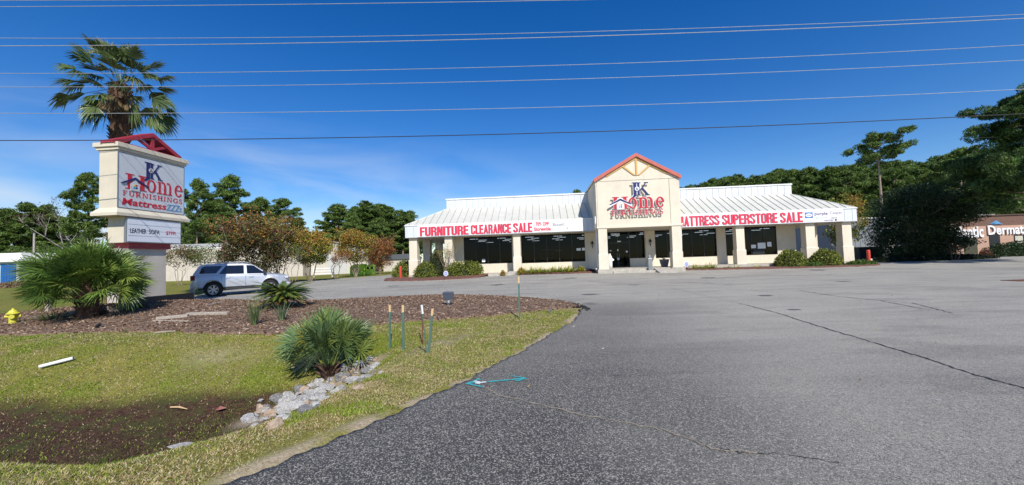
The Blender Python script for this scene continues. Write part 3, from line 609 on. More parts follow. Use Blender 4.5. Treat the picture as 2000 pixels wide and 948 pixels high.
# --- the tall fan palm behind the sign
tp = thing('fan_palm', 'tall fan palm with a shaggy crown rising behind the roadside sign', 'palm', (*atY(222, 270, 18.3)[:2], gz(-18.8, 18.3)))
tp.location.y = 18.6
hgt = 10.75-tp.location.z; mb = MB()
pts = [(0, 0, -.2), (.02, 0, 2), (.05, 0, 5), (.0, 0, 7.5), (-.02, 0, hgt)]; mb.tube(pts, [.42, .36, .33, .36, .30], 14)
for i in range(520):
    a = random.uniform(0, 6.28); z = random.uniform(1, hgt-.1); r = .35; p = Vector((math.cos(a)*r, math.sin(a)*r, z)); q = p+Vector((math.cos(a)*.13, math.sin(a)*.13, .2)); s = Vector((-math.sin(a), math.cos(a), 0))*.055
    mb.add([p-s, p+s, q+s*.4, q-s*.4, p+Vector((0, 0, .14))], [(0, 1, 2, 3), (0, 3, 4), (1, 4, 2)])
mb.build('trunk', BOOT, tp, recalc=False)
acc = ([], [], [])
for i, d in enumerate(dirs(64, -52, 86)):
    c = random.choice([(.07, .11, .035), (.10, .15, .045), (.12, .17, .06), (.06, .09, .03)])
    fan_frond(acc, (d[0]*.22, d[1]*.22, hgt-.15+d[2]*.3), d, (0, 0, 1), random.uniform(1.0, 1.6), random.uniform(.85, 1.15), 30, c, random.uniform(.15, .65), spread=random.uniform(62, 90), w=.034, roll=.55, cup=.45, tipc=(.30, .24, .12) if random.random() < .3 else None)
frond_obj(acc, 'fronds', PALMM, tp)
acc = ([], [], [])
for i in range(6):
    az = -1.2+i*.9; fan_frond(acc, (0, 0, hgt-.25), (math.cos(az), math.sin(az), -.9), (0, 0, 1), .5, .9, 22, (.20, .15, .07), .9, spread=60, w=.028)
frond_obj(acc, 'dead_fronds', PALMM, tp)
# --- sago palm
def pinnate(acc, o, az, el, L_, n, col, lw, ll, sag):
    V, F, Cc = acc; prev = None
    for i in range(n):
        t = (i+1)/n; e = el-sag*t; x = 0
        q = np.array([math.cos(az)*math.cos(el-sag*t*.5)*L_*t, math.sin(az)*math.cos(el-sag*t*.5)*L_*t, math.sin(el-sag*t*.5)*L_*t])+o
        tan = np.array([math.cos(az)*math.cos(e), math.sin(az)*math.cos(e), math.sin(e)]); s = np.array([-math.sin(az), math.cos(az), 0.]); u = np.cross(s, tan)
        for sg in (-1, 1):
            l_ = ll*(math.sin(math.pi*min(1, .18+t*.8)))*random.uniform(.85, 1.1); r = s*sg*.8+tan*.55+u*.25; r /= np.linalg.norm(r); b = len(V)
            V += [q-tan*lw, q+tan*lw, q+r*l_]; F.append((b, b+1, b+2, b+2)); c = np.array(col)*random.uniform(.8, 1.2); Cc += [c, c, c]
        b = len(V)
        if prev is not None: V += [prev-s*.008, prev+s*.008, q+s*.006]; F.append((b, b+1, b+2, b+2)); Cc += [np.array(col)]*3
        prev = q
p = at(553, 602)
sg = thing('sago_palm', 'sago palm with flat green rosette and browned lower fronds in the mulch', 'palm', (p.x, p.y, p.z-.02))
acc = ([], [], []); acb = ([], [], [])
for i in range(90): pinnate(acc, np.array([0, 0, .5]), i*2.4, R(random.uniform(6, 50)), random.uniform(.85, 1.1), 34, random.choice([(.12, .17, .03), (.09, .14, .028), (.19, .22, .04)]), .020, .17, R(44))
for i in range(34): pinnate(acb, np.array([0, 0, .36]), i*2.4+.4, R(random.uniform(-6, 16)), random.uniform(.8, 1.05), 36, random.choice([(.44, .27, .08), (.34, .20, .06), (.16, .15, .04)]), .018, .15, R(24))
frond_obj(acc, 'fronds', PALMM, sg); frond_obj(acb, 'brown_fronds', PALMM, sg)
MB().tube([(0, 0, -.1), (0, 0, .3), (0, 0, .5)], [.15, .16, .10], 10).build('trunk', BOOT, sg)
# --- upright strap leaves
def strap(name, label, cat, loc, n, L_, cols, w=.018, spread=.5, group=None, bend=.3, br=.06):
    V = []; F = []; Cc = []
    for i in range(n):
        az = random.uniform(0, 6.28); ti = random.uniform(.02, spread); l_ = L_*random.uniform(.6, 1.05); o = np.array([math.cos(az)*br*random.random(), math.sin(az)*br*random.random(), 0])
        s = np.array([-math.sin(az), math.cos(az), 0])*w*.5; c = np.array(random.choice(cols))*random.uniform(.8, 1.2); b = len(V); rows = 4
        for k in range(rows+1):
            t = k/rows; q = o+np.array([math.cos(az)*(ti*t+bend*t*t*ti)*l_, math.sin(az)*(ti*t+bend*t*t*ti)*l_, l_*(t-bend*.5*t*t*ti*2)]); wv = s*(1-t*.92); V += [q-wv, q+wv]; Cc += [c, c]
        for k in range(rows): F.append((b+2*k, b+2*k+1, b+2*k+3, b+2*k+2))
    o = link(name, npmesh(name, np.array(V), np.array(F), np.array(Cc)), PALMM); o.location = loc; tag(o, label, cat, group); return o
p = at(497, 637); strap('yucca', 'narrow upright spiky plant in the mulch left of the sago palm', 'plant', p, 64, .95, [(.12, .19, .07), (.17, .25, .10), (.10, .14, .05)], .026, .42)
p = at(551, 628); strap('yucca', 'small blue-green strap-leaved plant just in front of the sago palm', 'plant', p, 40, .72, [(.18, .26, .14), (.13, .19, .09)], .036, .6)
p = at(110, 624); strap('lily_clump', 'low light-green strap-leaved clump under the huge palmetto', 'plant', p, 80, .55, [(.14, .20, .03), (.20, .27, .05)], .035, 1.9, br=.35, bend=.6)
p = at(268, 605); strap('lily_clump', 'dark strap-leaved plant in shade at the foot of the sign pillar', 'plant', p, 60, .55, [(.07, .10, .03)], .03, 1.4, br=.25, bend=.6)
p = at(200, 662); strap('weed', 'tiny green weed near the lower edge of the mulch bed', 'plant', (p.x, p.y+.6, p.z+.02), 12, .16, [(.12, .16, .04)], .02, 1.2)

# --- woody trees
def leafy(C, size, cols, w=None, elong=1.0, jit=.2): return cards(np.array(C), size, elong, pick(len(C), cols, w, jit))
def blob_pts(c, r, n, fl=1.0):
    d = rng.normal(size=(n, 3)); d /= np.linalg.norm(d, axis=1)[:, None]; q = d*(rng.uniform(.25, 1, n)**.5)[:, None]*np.array([r, r, r*fl]); return q+np.array(c)
def grow(base, h, trunks, spread, lev=3, r0=.08, seed=0, up=.5, first=.35):
    rd = random.Random(seed); segs = []; tips = []
    def rec(p, d, L_, r, l):
        m_ = p+d*L_*.5+Vector((rd.uniform(-.06, .06), rd.uniform(-.06, .06), 0))*L_; q = p+d*L_
        segs.append(([p, m_, q], [r, r*.82, r*.62]))
        if l == 0: tips.append(q); return
        for _ in range(rd.choice([2, 3, 3])):
            e = Vector((rd.uniform(-1, 1), rd.uniform(-1, 1), rd.uniform(-.1, .8)))*spread+d*up; rec(q, e.normalized(), L_*rd.uniform(.55, .85), r*.6, l-1)
        if l < lev: tips.append(q)
    for k in range(trunks):
        a = 6.28*k/trunks+rd.uniform(-.4, .4); d = Vector((math.cos(a)*.28, math.sin(a)*.28, 1)) if trunks > 1 else Vector((rd.uniform(-.05, .05), 0, 1)); rec(Vector((math.cos(a)*.1, math.sin(a)*.1, -.1)) if trunks > 1 else Vector((0, 0, -.1)), d.normalized(), h*first, r0, lev)
    return segs, tips
def tree(name, label, loc, h, cols, w=None, trunks=1, spread=.8, n=34, cr=.5, leaf=.07, lev=3, r0=.08, seed=1, bark=PALEBARK, group=None, first=.35, cat='tree', fl=.8, parts=('trunk', 'crown'), squash=1, topcols=None, fill=None):
    segs, tips = grow(None, h, trunks, spread, lev, r0, seed, first=first)
    zt = max(t.z for t in tips); k = (h-cr*.6)/zt; xy = k*squash
    t = thing(name, label, cat, loc, 0, group); mb = MB()
    for P, r in segs: mb.tube([(p.x*xy, p.y*xy, p.z*k) for p in P], r, 6, cap=False)
    mb.build(parts[0], bark, t, recalc=False)
    Vs = []; Fs = []; Cs = []; b = 0
    for tp_ in tips:
        kk = random.uniform(.6, 1.25); C = blob_pts((tp_.x*xy, tp_.y*xy, tp_.z*k), cr*kk, int(n*kk), fl)
        cl = cols
        if topcols and random.random() < sst((tp_.z*k/h-.35)/.5)*.8: cl = topcols
        V, F, c = leafy(C, leaf, cl, w if cl is cols else None); c = c*random.uniform(.8, 1.2); Vs.append(V); Fs.append(F+b); Cs.append(c); b += len(V)
    if fill:
        for (fx, fy, fz, fr, fh, fn) in fill:
            m0 = max(1, fn//60)
            for _ in range(m0):
                d_ = rng.normal(size=3); d_ /= np.linalg.norm(d_); c0 = np.array([fx, fy, fz])+d_*np.array([fr, fr, fh])*rng.uniform(.55, 1.0)
                if c0[2] < .1: c0[2] = .1+rng.uniform(0, .4)
                C = blob_pts(c0, fr*.26, 60, .8); cl = topcols if topcols and rng.uniform() < sst((c0[2]/h-.35)/.5)*.8 else cols
                V, F, c = leafy(C, leaf, cl, w if cl is cols else None); Vs.append(V); Fs.append(F+b); Cs.append(c*random.uniform(.8, 1.2)); b += len(V)
    link(parts[1], npmesh(parts[1], np.concatenate(Vs), np.concatenate(Fs), np.clip(np.concatenate(Cs), 0, 1)), LEAF, t); return t
GRN = [(.09, .14, .025), (.13, .18, .03), (.07, .10, .02)]; ORG = [(.36, .17, .035), (.42, .23, .04), (.26, .11, .03)]; REDL = [(.24, .075, .045), (.16, .06, .04), (.30, .12, .055)]; YG = [(.28, .29, .035), (.38, .33, .045)]
def gp(px, Y): q = atY(px, 500, Y); return (q.x, Y, gz(q.x, Y))
tree('crepe_myrtle', 'large dark crepe myrtle with red and orange autumn leaves behind the silver car', gp(500, 33), 6.6, [(.07, .085, .025), (.13, .055, .035), (.10, .10, .025)], trunks=6, spread=1.0, n=46, cr=.62, leaf=.085, lev=3, r0=.06, seed=5, topcols=ORG+REDL+GRN, squash=1.0, first=.22, fill=[(-.3, 0, 2.9, 2.5, 2.6, 15000)])
tree('crepe_myrtle', 'small orange-tipped crepe myrtle just right of the large dark one', gp(545, 35), 6.3, ORG+YG+GRN, trunks=4, spread=.9, n=24, cr=.42, leaf=.08, lev=3, r0=.045, seed=8, fill=[(0, 0, 3.6, 1.7, 2.0, 3500)])
tree('crepe_myrtle', 'round yellow-green crepe myrtle on one pale trunk beside the lot', gp(605, 37), 5.1, YG+GRN+[(.13, .15, .03)], trunks=3, spread=1.0, n=46, cr=.52, leaf=.085, lev=3, r0=.06, seed=12, topcols=ORG+YG, squash=1.0, fill=[(0, 0, 3.2, 1.95, 1.6, 10000)])
tree('crepe_myrtle', 'orange and yellow crepe myrtle at the green utility box', gp(694, 47), 6.0, YG+GRN+ORG, trunks=4, spread=.9, n=40, cr=.55, leaf=.09, lev=3, r0=.06, seed=21, topcols=ORG+YG, fill=[(0, 0, 3.6, 2.0, 2.1, 7500)])
tree('crepe_myrtle', 'thin reddish crepe myrtle farthest along the lot edge', gp(742, 56), 5.6, REDL+ORG, trunks=4, spread=1.0, n=32, cr=.55, leaf=.09, lev=3, r0=.05, seed=31, fill=[(0, 0, 3.0, 2.2, 2.2, 6000)])
tree('crepe_myrtle', 'leggy sparse crepe myrtle in front of the cream warehouse', gp(655, 43), 3.2, ORG+REDL, trunks=3, spread=.8, n=16, cr=.35, leaf=.07, lev=3, r0=.05, seed=33)
tree('sapling', 'nearly leafless sapling between the silver car and the yellow-green tree', gp(571, 33), 3.6, GRN, trunks=3, spread=.7, n=9, cr=.28, leaf=.06, lev=3, r0=.03, seed=35)
tree('wall_shrub', 'loose pale-green shrub against the warehouse wall left of the large myrtle', gp(405, 42), 4.6, [(.14, .18, .05), (.18, .20, .05), (.09, .12, .03)], trunks=5, spread=1.1, n=22, cr=.55, leaf=.08, lev=3, r0=.03, seed=41, cat='shrub', parts=('stem', 'foliage'))
tree('wall_shrub', 'dark shrub at the left end of the warehouse wall behind the sign', gp(352, 40), 4.2, REDL+GRN, trunks=4, spread=1.0, n=28, cr=.5, leaf=.08, lev=3, r0=.03, seed=42, cat='shrub', parts=('stem', 'foliage'))
tree('maple', 'yellow-green tree with orange top behind the right corner of the store', gp(1652, 44), 7.6, GRN+YG, trunks=1, spread=.9, n=50, cr=.7, leaf=.1, lev=3, r0=.11, seed=51, topcols=ORG+YG, squash=.75, first=.22, fill=[(0, 0, 4.2, 1.9, 3.2, 5200)])
tree('evergreen_tree', 'broad very dark evergreen growing low in front of the grey metal shed', gp(1806, 35.5), 7.1, [(.032, .062, .02), (.05, .085, .024), (.02, .038, .014)], trunks=5, spread=1.15, n=200, cr=.85, leaf=.08, lev=3, r0=.07, seed=55, squash=1.05, first=.12, bark=BARK, fill=[(-1.0, 0, 3.0, 3.1, 3.3, 30000), (1.0, -.3, 1.6, 1.8, 1.6, 5000), (-2.6, 0, 1.6, 2.0, 1.6, 3000)])
tree('evergreen_shrub', 'dark bush at the right foot of the broad dark evergreen', gp(1862, 33.5), 3.0, [(.02, .04, .013), (.05, .07, .025)], trunks=5, spread=1.1, n=60, cr=.5, leaf=.08, lev=2, r0=.04, seed=56, first=.2, bark=BARK, cat='shrub', parts=('stem', 'foliage'))

# --- pines
def pine(name, label, loc, h, crown_from, rad, nb, seed, cols=None, group=None, tufts=42, ts=.26, full=1.0, rot=0, tr=.22, tops=.5):
    rd = random.Random(seed); t = thing(name, label, 'pine', loc, rot, group); mb = MB()
    lean = rd.uniform(-.3, .3); top = Vector((lean, rd.uniform(-.2, .2), h*.97)); mb.tube([(0, 0, -.3), (lean*.3, 0, h*.35), (lean*.6, 0, h*.7), top], [tr, tr*.8, tr*.5, .04], 8)
    C = []; cols = cols or [(.085, .15, .032), (.12, .19, .038), (.06, .105, .025), (.18, .25, .05)]
    for i in range(nb):
        f = (i+.5)/nb; z = h*(crown_from+(1-crown_from)*f); az = i*2.4+rd.uniform(-.4, .4); prof = math.sin(math.pi*min(1, (f*.82+.18)))**tops*rad*rd.choice([.5, .8, 1.0, 1.25])*rd.uniform(.8, 1.1)*(.5+.5*math.sin(math.pi*(f*.75+.2)))
        o = Vector((lean*z/h, 0, z)); e = o+Vector((math.cos(az)*prof, math.sin(az)*prof, rd.uniform(.0, .35)*prof)); mb.tube([o, (o+e)/2+Vector((0, 0, -.1)), e], [.05, .035, .015], 4, cap=False)
        for k in range(max(2, int(1.5+prof*1.0*full))):
            u = rd.uniform(.45, 1.08); q = o+(e-o)*u; C.append((q.x+rd.uniform(-.45, .45), q.y+rd.uniform(-.45, .45), q.z+rd.uniform(-.1, .3), rd.uniform(.3, .82)))
    for k in range(5): C.append((top.x+rd.uniform(-.4, .4), top.y+rd.uniform(-.4, .4), h-rd.uniform(.0, 1.2), .6))
    mb.build('trunk', PALEBARK, t, recalc=False)
    Vs = []; Cs = []
    for x, y, z, r in C:
        P = blob_pts((x, y, z), r*1.08, tufts, .62); V, F, c = cards(P, ts, 2.6, pick(tufts, cols, None, .35)); Vs.append(V); Cs.append(c*rd.uniform(.7, 1.3))
    V = np.concatenate(Vs); link('crown', npmesh('crown', V, np.arange(len(V)).reshape(-1, 4), np.clip(np.concatenate(Cs), 0, 1)), LEAF, t); return t
def ph(px, ytop, Y):                                        # ground position and height of a tree whose top shows at ytop
    q = atY(px, ytop, Y); g = gz(q.x, Y); return (q.x, Y, g), q.z-g
def pine_at(px, ytop, Y, proto, ph0, label, rz, wide=1.0):
    loc, h = ph(px, ytop, Y); k = h/ph0; return copy_tree(proto, loc, rz, (k*wide, k*wide, k), label)
WL = 'pine in the dense wood behind the right wing of the store'; WG = 'pines in the wood behind the store'
prot = []
for s_, (cf, rd_, nb) in enumerate([(.26, 3.8, 62), (.42, 3.6, 44), (.16, 4.2, 80)]):
    prot.append(pine('pine_tree', WL, (0, 0, 0), 18, cf, rd_, nb, 100+s_, group=WG, tufts=85, ts=.125, full=1.5))
spots = []
tl = [(1325, 366), (1400, 352), (1500, 338), (1600, 331), (1700, 324), (1800, 316), (1900, 300), (2060, 290)]
k = 0
for row, (Y0, dy) in enumerate([(84, 0), (92, -3), (100, -4), (110, -3)]):
    px = 1290+row*13
    while px < 2100:
        yt = float(np.interp(px, [a for a, b in tl], [b for a, b in tl]))+dy+random.uniform(-3, 13); spots.append((px, yt, Y0+random.uniform(-3, 3))); px += random.uniform(27, 40)
for i, (px, yt, Y_) in enumerate(spots):
    loc, h = ph(px, yt, Y_); kk = h/18.4
    if i < 3: o = prot[i]; o.location = loc; o.rotation_euler.z = i*1.3; o.scale = (kk*1.15, kk*1.15, kk)
    else: copy_tree(prot[i % 3], loc, random.uniform(0, 6.28), (kk*random.uniform(1.0, 1.25), kk*random.uniform(1.0, 1.25), kk))
# understorey of the wood
un = tree('understory_tree', 'leafy young tree under the pines behind the right wing', gp(1700, 78), 8.5, [(.08, .13, .028), (.12, .17, .035), (.05, .09, .02)], trunks=4, spread=1.1, n=80, cr=1.1, leaf=.2, lev=3, r0=.07, seed=61, first=.2, group='understorey behind the store')
for px, Y_, s_ in [(1560, 80, .8), (1610, 76, 1), (1660, 80, .9), (1745, 76, 1.05), (1800, 74, 1), (1850, 70, .9), (1900, 70, 1.05), (1950, 66, .95), (2010, 64, 1.1)]:
    copy_tree(un, gp(px, Y_), random.uniform(0, 6), s_)
lone = pine('pine_tree', 'lone tall pine with a small flat crown on a long bare trunk', ph(1712, 266, 58)[0], ph(1712, 266, 58)[1], .76, 3.8, 26, 207, tufts=110, ts=.11, tr=.24, full=.9, tops=.3)
# left pines
LP = [(173, 338, 60, 'tall pine just left of the roadside sign', 1, .9), (385, 350, 70, 'slender pine with sky through it right of the sign', 1, .8), (452, 343, 72, 'tallest full pine behind the large dark crepe myrtle', 0, 1.15),
      (508, 386, 74, 'flat-topped pine right of the tallest full pine', 1, 1.1), (556, 388, 74, 'feathery pine above the orange-tipped crepe myrtle', 1, 1.1), (585, 425, 78, 'low pine at the right end of the left pine group', 0, 1.0),
      (420, 395, 80, 'background pine between the slender pine and the tallest one', 2, 1.1), (360, 425, 82, 'lower pine showing at the right edge of the sign', 2, 1.1),
      (662, 399, 80, 'leftmost tree of the clump left of the store', 0, 1.5), (716, 394, 80, 'tallest tree of the clump left of the store', 2, 1.6), (762, 404, 82, 'tree of the clump left of the store above the red myrtle', 2, 1.5), (690, 405, 84, 'tree between the leftmost and the tallest of the clump left of the store', 2, 1.4), (740, 399, 85, 'tree just right of the tallest of the clump left of the store', 0, 1.5), (785, 414, 80, 'rightmost free-standing tree of the clump left of the store', 2, 1.4), (802, 412, 84, 'tree of the clump partly behind the store roof corner', 0, 1.1),
      (640, 432, 86, 'small low tree at the left end of the clump left of the store', 2, 1.0), (690, 420, 74, 'front tree of the clump left of the store', 2, 1.0), (741, 425, 74, 'short bushy tree in front in the clump left of the store', 2, 1.0), (1128, 372, 95, 'tree top peeking over the roof left of the gable', 0, 1.0),
      (18, 408, 84, 'pine at the far left edge of the picture', 0, 1.2), (55, 397, 84, 'broad pine above the blue shed', 0, 1.3), (92, 400, 86, 'full pine left of the bare reddish tree', 2, 1.1), (150, 412, 88, 'pine behind the huge palmetto', 2, 1.2), (-22, 405, 84, 'pine half outside the left edge', 2, 1.1)]
for px, yt, Y_, lb, pr, wd in LP: o = pine_at(px, yt, Y_, prot[pr], 18.4, lb, random.uniform(0, 6.28), wd); o['group'] = 'pines on the left'
tree('bare_tree', 'nearly bare reddish tree among the pines above the huge palmetto', gp(126, 78), 17.0, [(.10, .045, .03)], trunks=1, spread=.8, n=8, cr=.9, leaf=.14, lev=4, r0=.2, seed=71, bark=mat('grey_bark', (.28, .25, .22), .9, var=.2), squash=.8)
tree('bare_tree', 'pale leafless tree left of the sign', gp(160, 74), 13.5, [(.10, .045, .03)], trunks=1, spread=.8, n=1, cr=.5, leaf=.1, lev=4, r0=.16, seed=73, bark=MATS['grey_bark'], squash=.8)
for px, Y_, s_ in [(-30, 78, .75), (10, 74, .8), (50, 76, .9), (95, 72, .75), (140, 70, .7), (185, 70, .8), (350, 72, 1.0), (395, 74, 1.05), (440, 76, 1.1), (490, 78, 1.0), (545, 82, .9), (640, 84, .8), (690, 86, .9), (735, 84, .9), (780, 86, .9), (815, 84, .9)]:
    o = copy_tree(un, gp(px, Y_), random.uniform(0, 6), s_*.95, 'leafy young tree under the pines on the left side'); o['group'] = 'understorey on the left'
# big near pine at the right edge
q = atY(2010, 300, 27)
bp_ = pine('pine_tree', 'big pine close by at the right edge with long drooping branches', (q.x+.9, 27, .1), 12.2, .30, 5.2, 60, 301, tufts=330, ts=.062, full=1.4, tr=.3, cols=[(.06, .12, .03), (.09, .16, .035), (.045, .08, .022), (.13, .20, .04)])
q2 = atY(1905, 330, 40)
pine('pine_tree', 'mid-sized dark pine over the brick clinic', (q2.x*1.35, 56, .1), 15.0, .3, 5.0, 46, 302, tufts=130, ts=.12, full=1.3, tr=.22)
# --- bushes at the store: leaf shell on a rounded mass
def bush(name, label, loc, rx, ry, h, cols, n=3600, leaf=.05, group=None, cat='shrub', box=.0):
    d = rng.normal(size=(n, 3)); d /= np.linalg.norm(d, axis=1)[:, None]; d[:, 2] = np.abs(d[:, 2])*1.0
    if box: d = np.sign(d)*np.abs(d)**(1-box)
    leaf = leaf*1.25; rr = rng.uniform(.74, 1.05, n)*(1+.14*(fbm(d[:, 0]*3+5, d[:, 1]*3+d[:, 2]*2, 33)-.5)*2); C = d*rr[:, None]*np.array([rx, ry, h]); C[:, 2] += .03; lo = rng.uniform(size=n) < .25; C[lo, 2] *= rng.uniform(0, 1, lo.sum())
    V, F, c = cards(C, leaf, .8, pick(n, cols, None, .3)); t = thing(name, label, cat, loc); link('foliage', npmesh('foliage', V, F, c), LEAF, t)
    mb = MB()
    for k in range(7): a = k*.9; mb.tube([(0, 0, -.05), (math.cos(a)*rx*.3, math.sin(a)*ry*.3, h*.4), (math.cos(a)*rx*.6, math.sin(a)*ry*.6, h*.75)], [.03, .02, .01], 5)
    mb.build('stem', BARK, t); 
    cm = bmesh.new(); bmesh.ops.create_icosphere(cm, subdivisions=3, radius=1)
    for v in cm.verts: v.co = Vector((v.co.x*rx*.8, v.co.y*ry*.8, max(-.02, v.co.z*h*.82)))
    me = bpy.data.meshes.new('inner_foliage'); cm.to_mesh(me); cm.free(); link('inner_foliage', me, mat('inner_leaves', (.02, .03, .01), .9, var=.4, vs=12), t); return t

# =================================================================== the store
FZ = math.atan2(-.07551798, .99714444)
B = thing('store_building', 'cream stucco furniture store with white metal roof, porch columns and red-edged entrance gable', 'store', (-9.30, 33.9, 0), FZ)
Bm = Matrix.Translation((-9.30, 33.9, 0)) @ Matrix.Rotation(FZ, 4, 'Z')
def bw(u, v, w=0): return Bm @ Vector((u, v, w))
G0 = .30
# main walls with openings
FL = .60; SOF = 3.76; WV = 2.2
wins = [(4.7, 9.15, 1.28), (10.0, 15.72, 1.22), (21.86, 27.12, 1.3), (27.9, 32.15, 1.3)]
mb = MB(); T_ = .25
def wallbox(u0, u1, z0, z1, v0=WV, v1=WV+T_): mb.box(u0, v0, z0, u1, v1, z1)
wallbox(3.4, 4.7, G0-.3, SOF); wallbox(9.15, 10.0, G0-.3, SOF); wallbox(15.72, 16.95, G0-.3, SOF); wallbox(20.97, 21.86, G0-.3, SOF); wallbox(27.12, 27.9, G0-.3, SOF); wallbox(32.15, 33.7, G0-.3, SOF)
for a, b_, s_ in wins: wallbox(a, b_, G0-.3, s_)
wallbox(19.62, 20.97, G0-.3, 1.36)
mb.box(3.4, WV+T_, G0-.3, 3.65, 18, SOF).box(33.45, WV+T_, G0-.3, 33.7, 18, SOF).box(3.65, 17.75, G0-.3, 33.45, 18, SOF)
mb.build('wall', STUCCO, B)
# piers stand 6 cm proud of the wall
mb = MB()
for a, b_ in ((15.95, 16.75), (21.02, 21.80), (27.2, 27.84)): MB().box(a, WV-.08, FL, b_, WV-.002, SOF-.004).build('wall_pier', STUCCO, B)
# windows
def window(u0, u1, z0, z1, n, v=WV+.08, door=False):
    f = MB(); t = .055
    f.box(u0, v-.04, z0, u1, v+.04, z0+t).box(u0, v-.04, z1-t, u1, v+.04, z1)
    for i in range(n+1): c = u0+(u1-u0-t)*i/n; f.box(c, v-.038, z0+t, c+t, v+.038, z1-t)
    if door: f.box(u0+t, v-.036, 2.75, u1-t, v+.036, 2.81)
    fo = f.build('window_frame' if not door else 'door_frame', FRAMEM, B)
    MB().quad((u0+.02, v, z0+.02), (u1-.02, v, z0+.02), (u1-.02, v, z1-.02), (u0+.02, v, z1-.02)).build('pane', GLASS, fo, recalc=False); return fo
window(4.7, 9.15, 1.28, SOF-.004, 4); window(10.0, 15.72, 1.22, SOF-.004, 5); window(21.86, 27.12, 1.3, SOF-.004, 5); window(27.9, 32.15, 1.3, SOF-.004, 4)
window(19.62, 20.97, 1.36, SOF-.004, 2)
window(16.95, 17.62, FL, SOF-.004, 1)
dfr = window(17.62, 19.62, FL+.002, SOF-.004, 2, door=True)
for x in (18.50, 18.70): MB().tube([(x, WV+.0, 1.3), (x, WV-.03, 1.35), (x, WV-.03, 1.8), (x, WV+.0, 1.85)], .015, 6).build('handle', GALV, dfr)
# interior
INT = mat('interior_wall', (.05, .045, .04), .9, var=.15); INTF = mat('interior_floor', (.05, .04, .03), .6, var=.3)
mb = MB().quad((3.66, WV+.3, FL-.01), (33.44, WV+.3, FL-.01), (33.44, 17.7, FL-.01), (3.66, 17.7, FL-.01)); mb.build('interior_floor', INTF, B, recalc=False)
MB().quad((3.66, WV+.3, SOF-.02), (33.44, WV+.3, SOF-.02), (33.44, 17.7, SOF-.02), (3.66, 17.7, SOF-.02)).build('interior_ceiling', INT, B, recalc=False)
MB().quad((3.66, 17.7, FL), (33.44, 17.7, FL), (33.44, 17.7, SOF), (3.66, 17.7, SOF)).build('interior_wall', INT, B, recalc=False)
for i in range(11):
    for j, v in enumerate((4.2, 6.6, 9.2, 12.2)):
        u = 4.9+i*2.7+(j % 2)*.5
        if u < 33: MB().box(u, v, SOF-.09, u+.8, v+.10, SOF-.05).build('ceiling_lamp', LAMP, B)
FUR = [mat('furniture_%s' % n, c, .7, var=.2) for n, c in (('beige', (.22, .18, .13)), ('brown', (.07, .035, .02)), ('grey', (.12, .12, .13)), ('blue', (.04, .06, .12)), ('cream', (.34, .31, .26)))]
random.seed(3)
for i in range(26):
    u = 4.4+i*1.12; v = random.uniform(3.0, 6.5)
    if 16.6 < u < 20.4: v += 2.5
    m = random.choice(FUR); s = thing('sofa', 'furniture piece seen dimly through the shop windows', 'furniture', bw(u, v, FL), FZ+random.uniform(-.4, .4), 'furniture on display inside the store'); w_ = random.uniform(.7, 1.0)
    MB().box(-w_/2, -.4, .1, w_/2, .4, .42).build('seat', m, s, bevel=.03); MB().box(-w_/2, .25, .422, w_/2, .42, random.uniform(.8, 1.2)).build('backrest', m, s, bevel=.03)
    MB().box(-w_/2-.12, -.4, .1, -w_/2-.003, .42, .6).box(w_/2+.003, -.4, .1, w_/2+.12, .42, .6).build('armrest', m, s, bevel=.03)
# framed picture and notices in the windows
def notice(u0, u1, z0, z1, m=WHITE, v=WV+.05, label=None): q = MB().box(u0, v-.012, z0, u1, v-.002, z1).build('notice', m, B); return q
f = MB().box(11.75, WV+.20, 1.65, 12.75, WV+.22, 2.35).build('framed_picture', BLACK, B); MB().box(11.7, WV+.203, 1.60, 12.8, WV+.218, 1.65).box(11.7, WV+.203, 2.35, 12.8, WV+.218, 2.4).box(11.70, WV+.203, 1.651, 11.75, WV+.218, 2.349).box(12.75, WV+.203, 1.651, 12.8, WV+.218, 2.349).build('picture_border', WHITE, f)
for a in [(6.35, 6.65, 1.45, 1.72), (14.95, 15.35, 2.2, 2.42), (15.45, 15.7, 2.2, 2.45), (18.45, 18.75, 3.35, 3.55), (18.6, 18.9, 2.85, 2.95), (17.9, 18.05, 2.05, 2.14), (18.55, 18.65, 2.05, 2.2), (19.3, 19.45, 1.9, 2.05), (18.5, 18.7, 1.25, 1.45), (30.0, 30.4, 1.9, 2.2), (30.55, 31.2, 1.85, 2.35), (31.35, 31.7, 2.0, 2.4)]: notice(*a)
text('NOW OPEN', 13.0, 13.6, 2.24, 2.33, WV+.04, .004, GREYT, B, 'window_lettering')
notice(30.1, 31.1, 1.34, 1.82, BLACK, WV+.05)
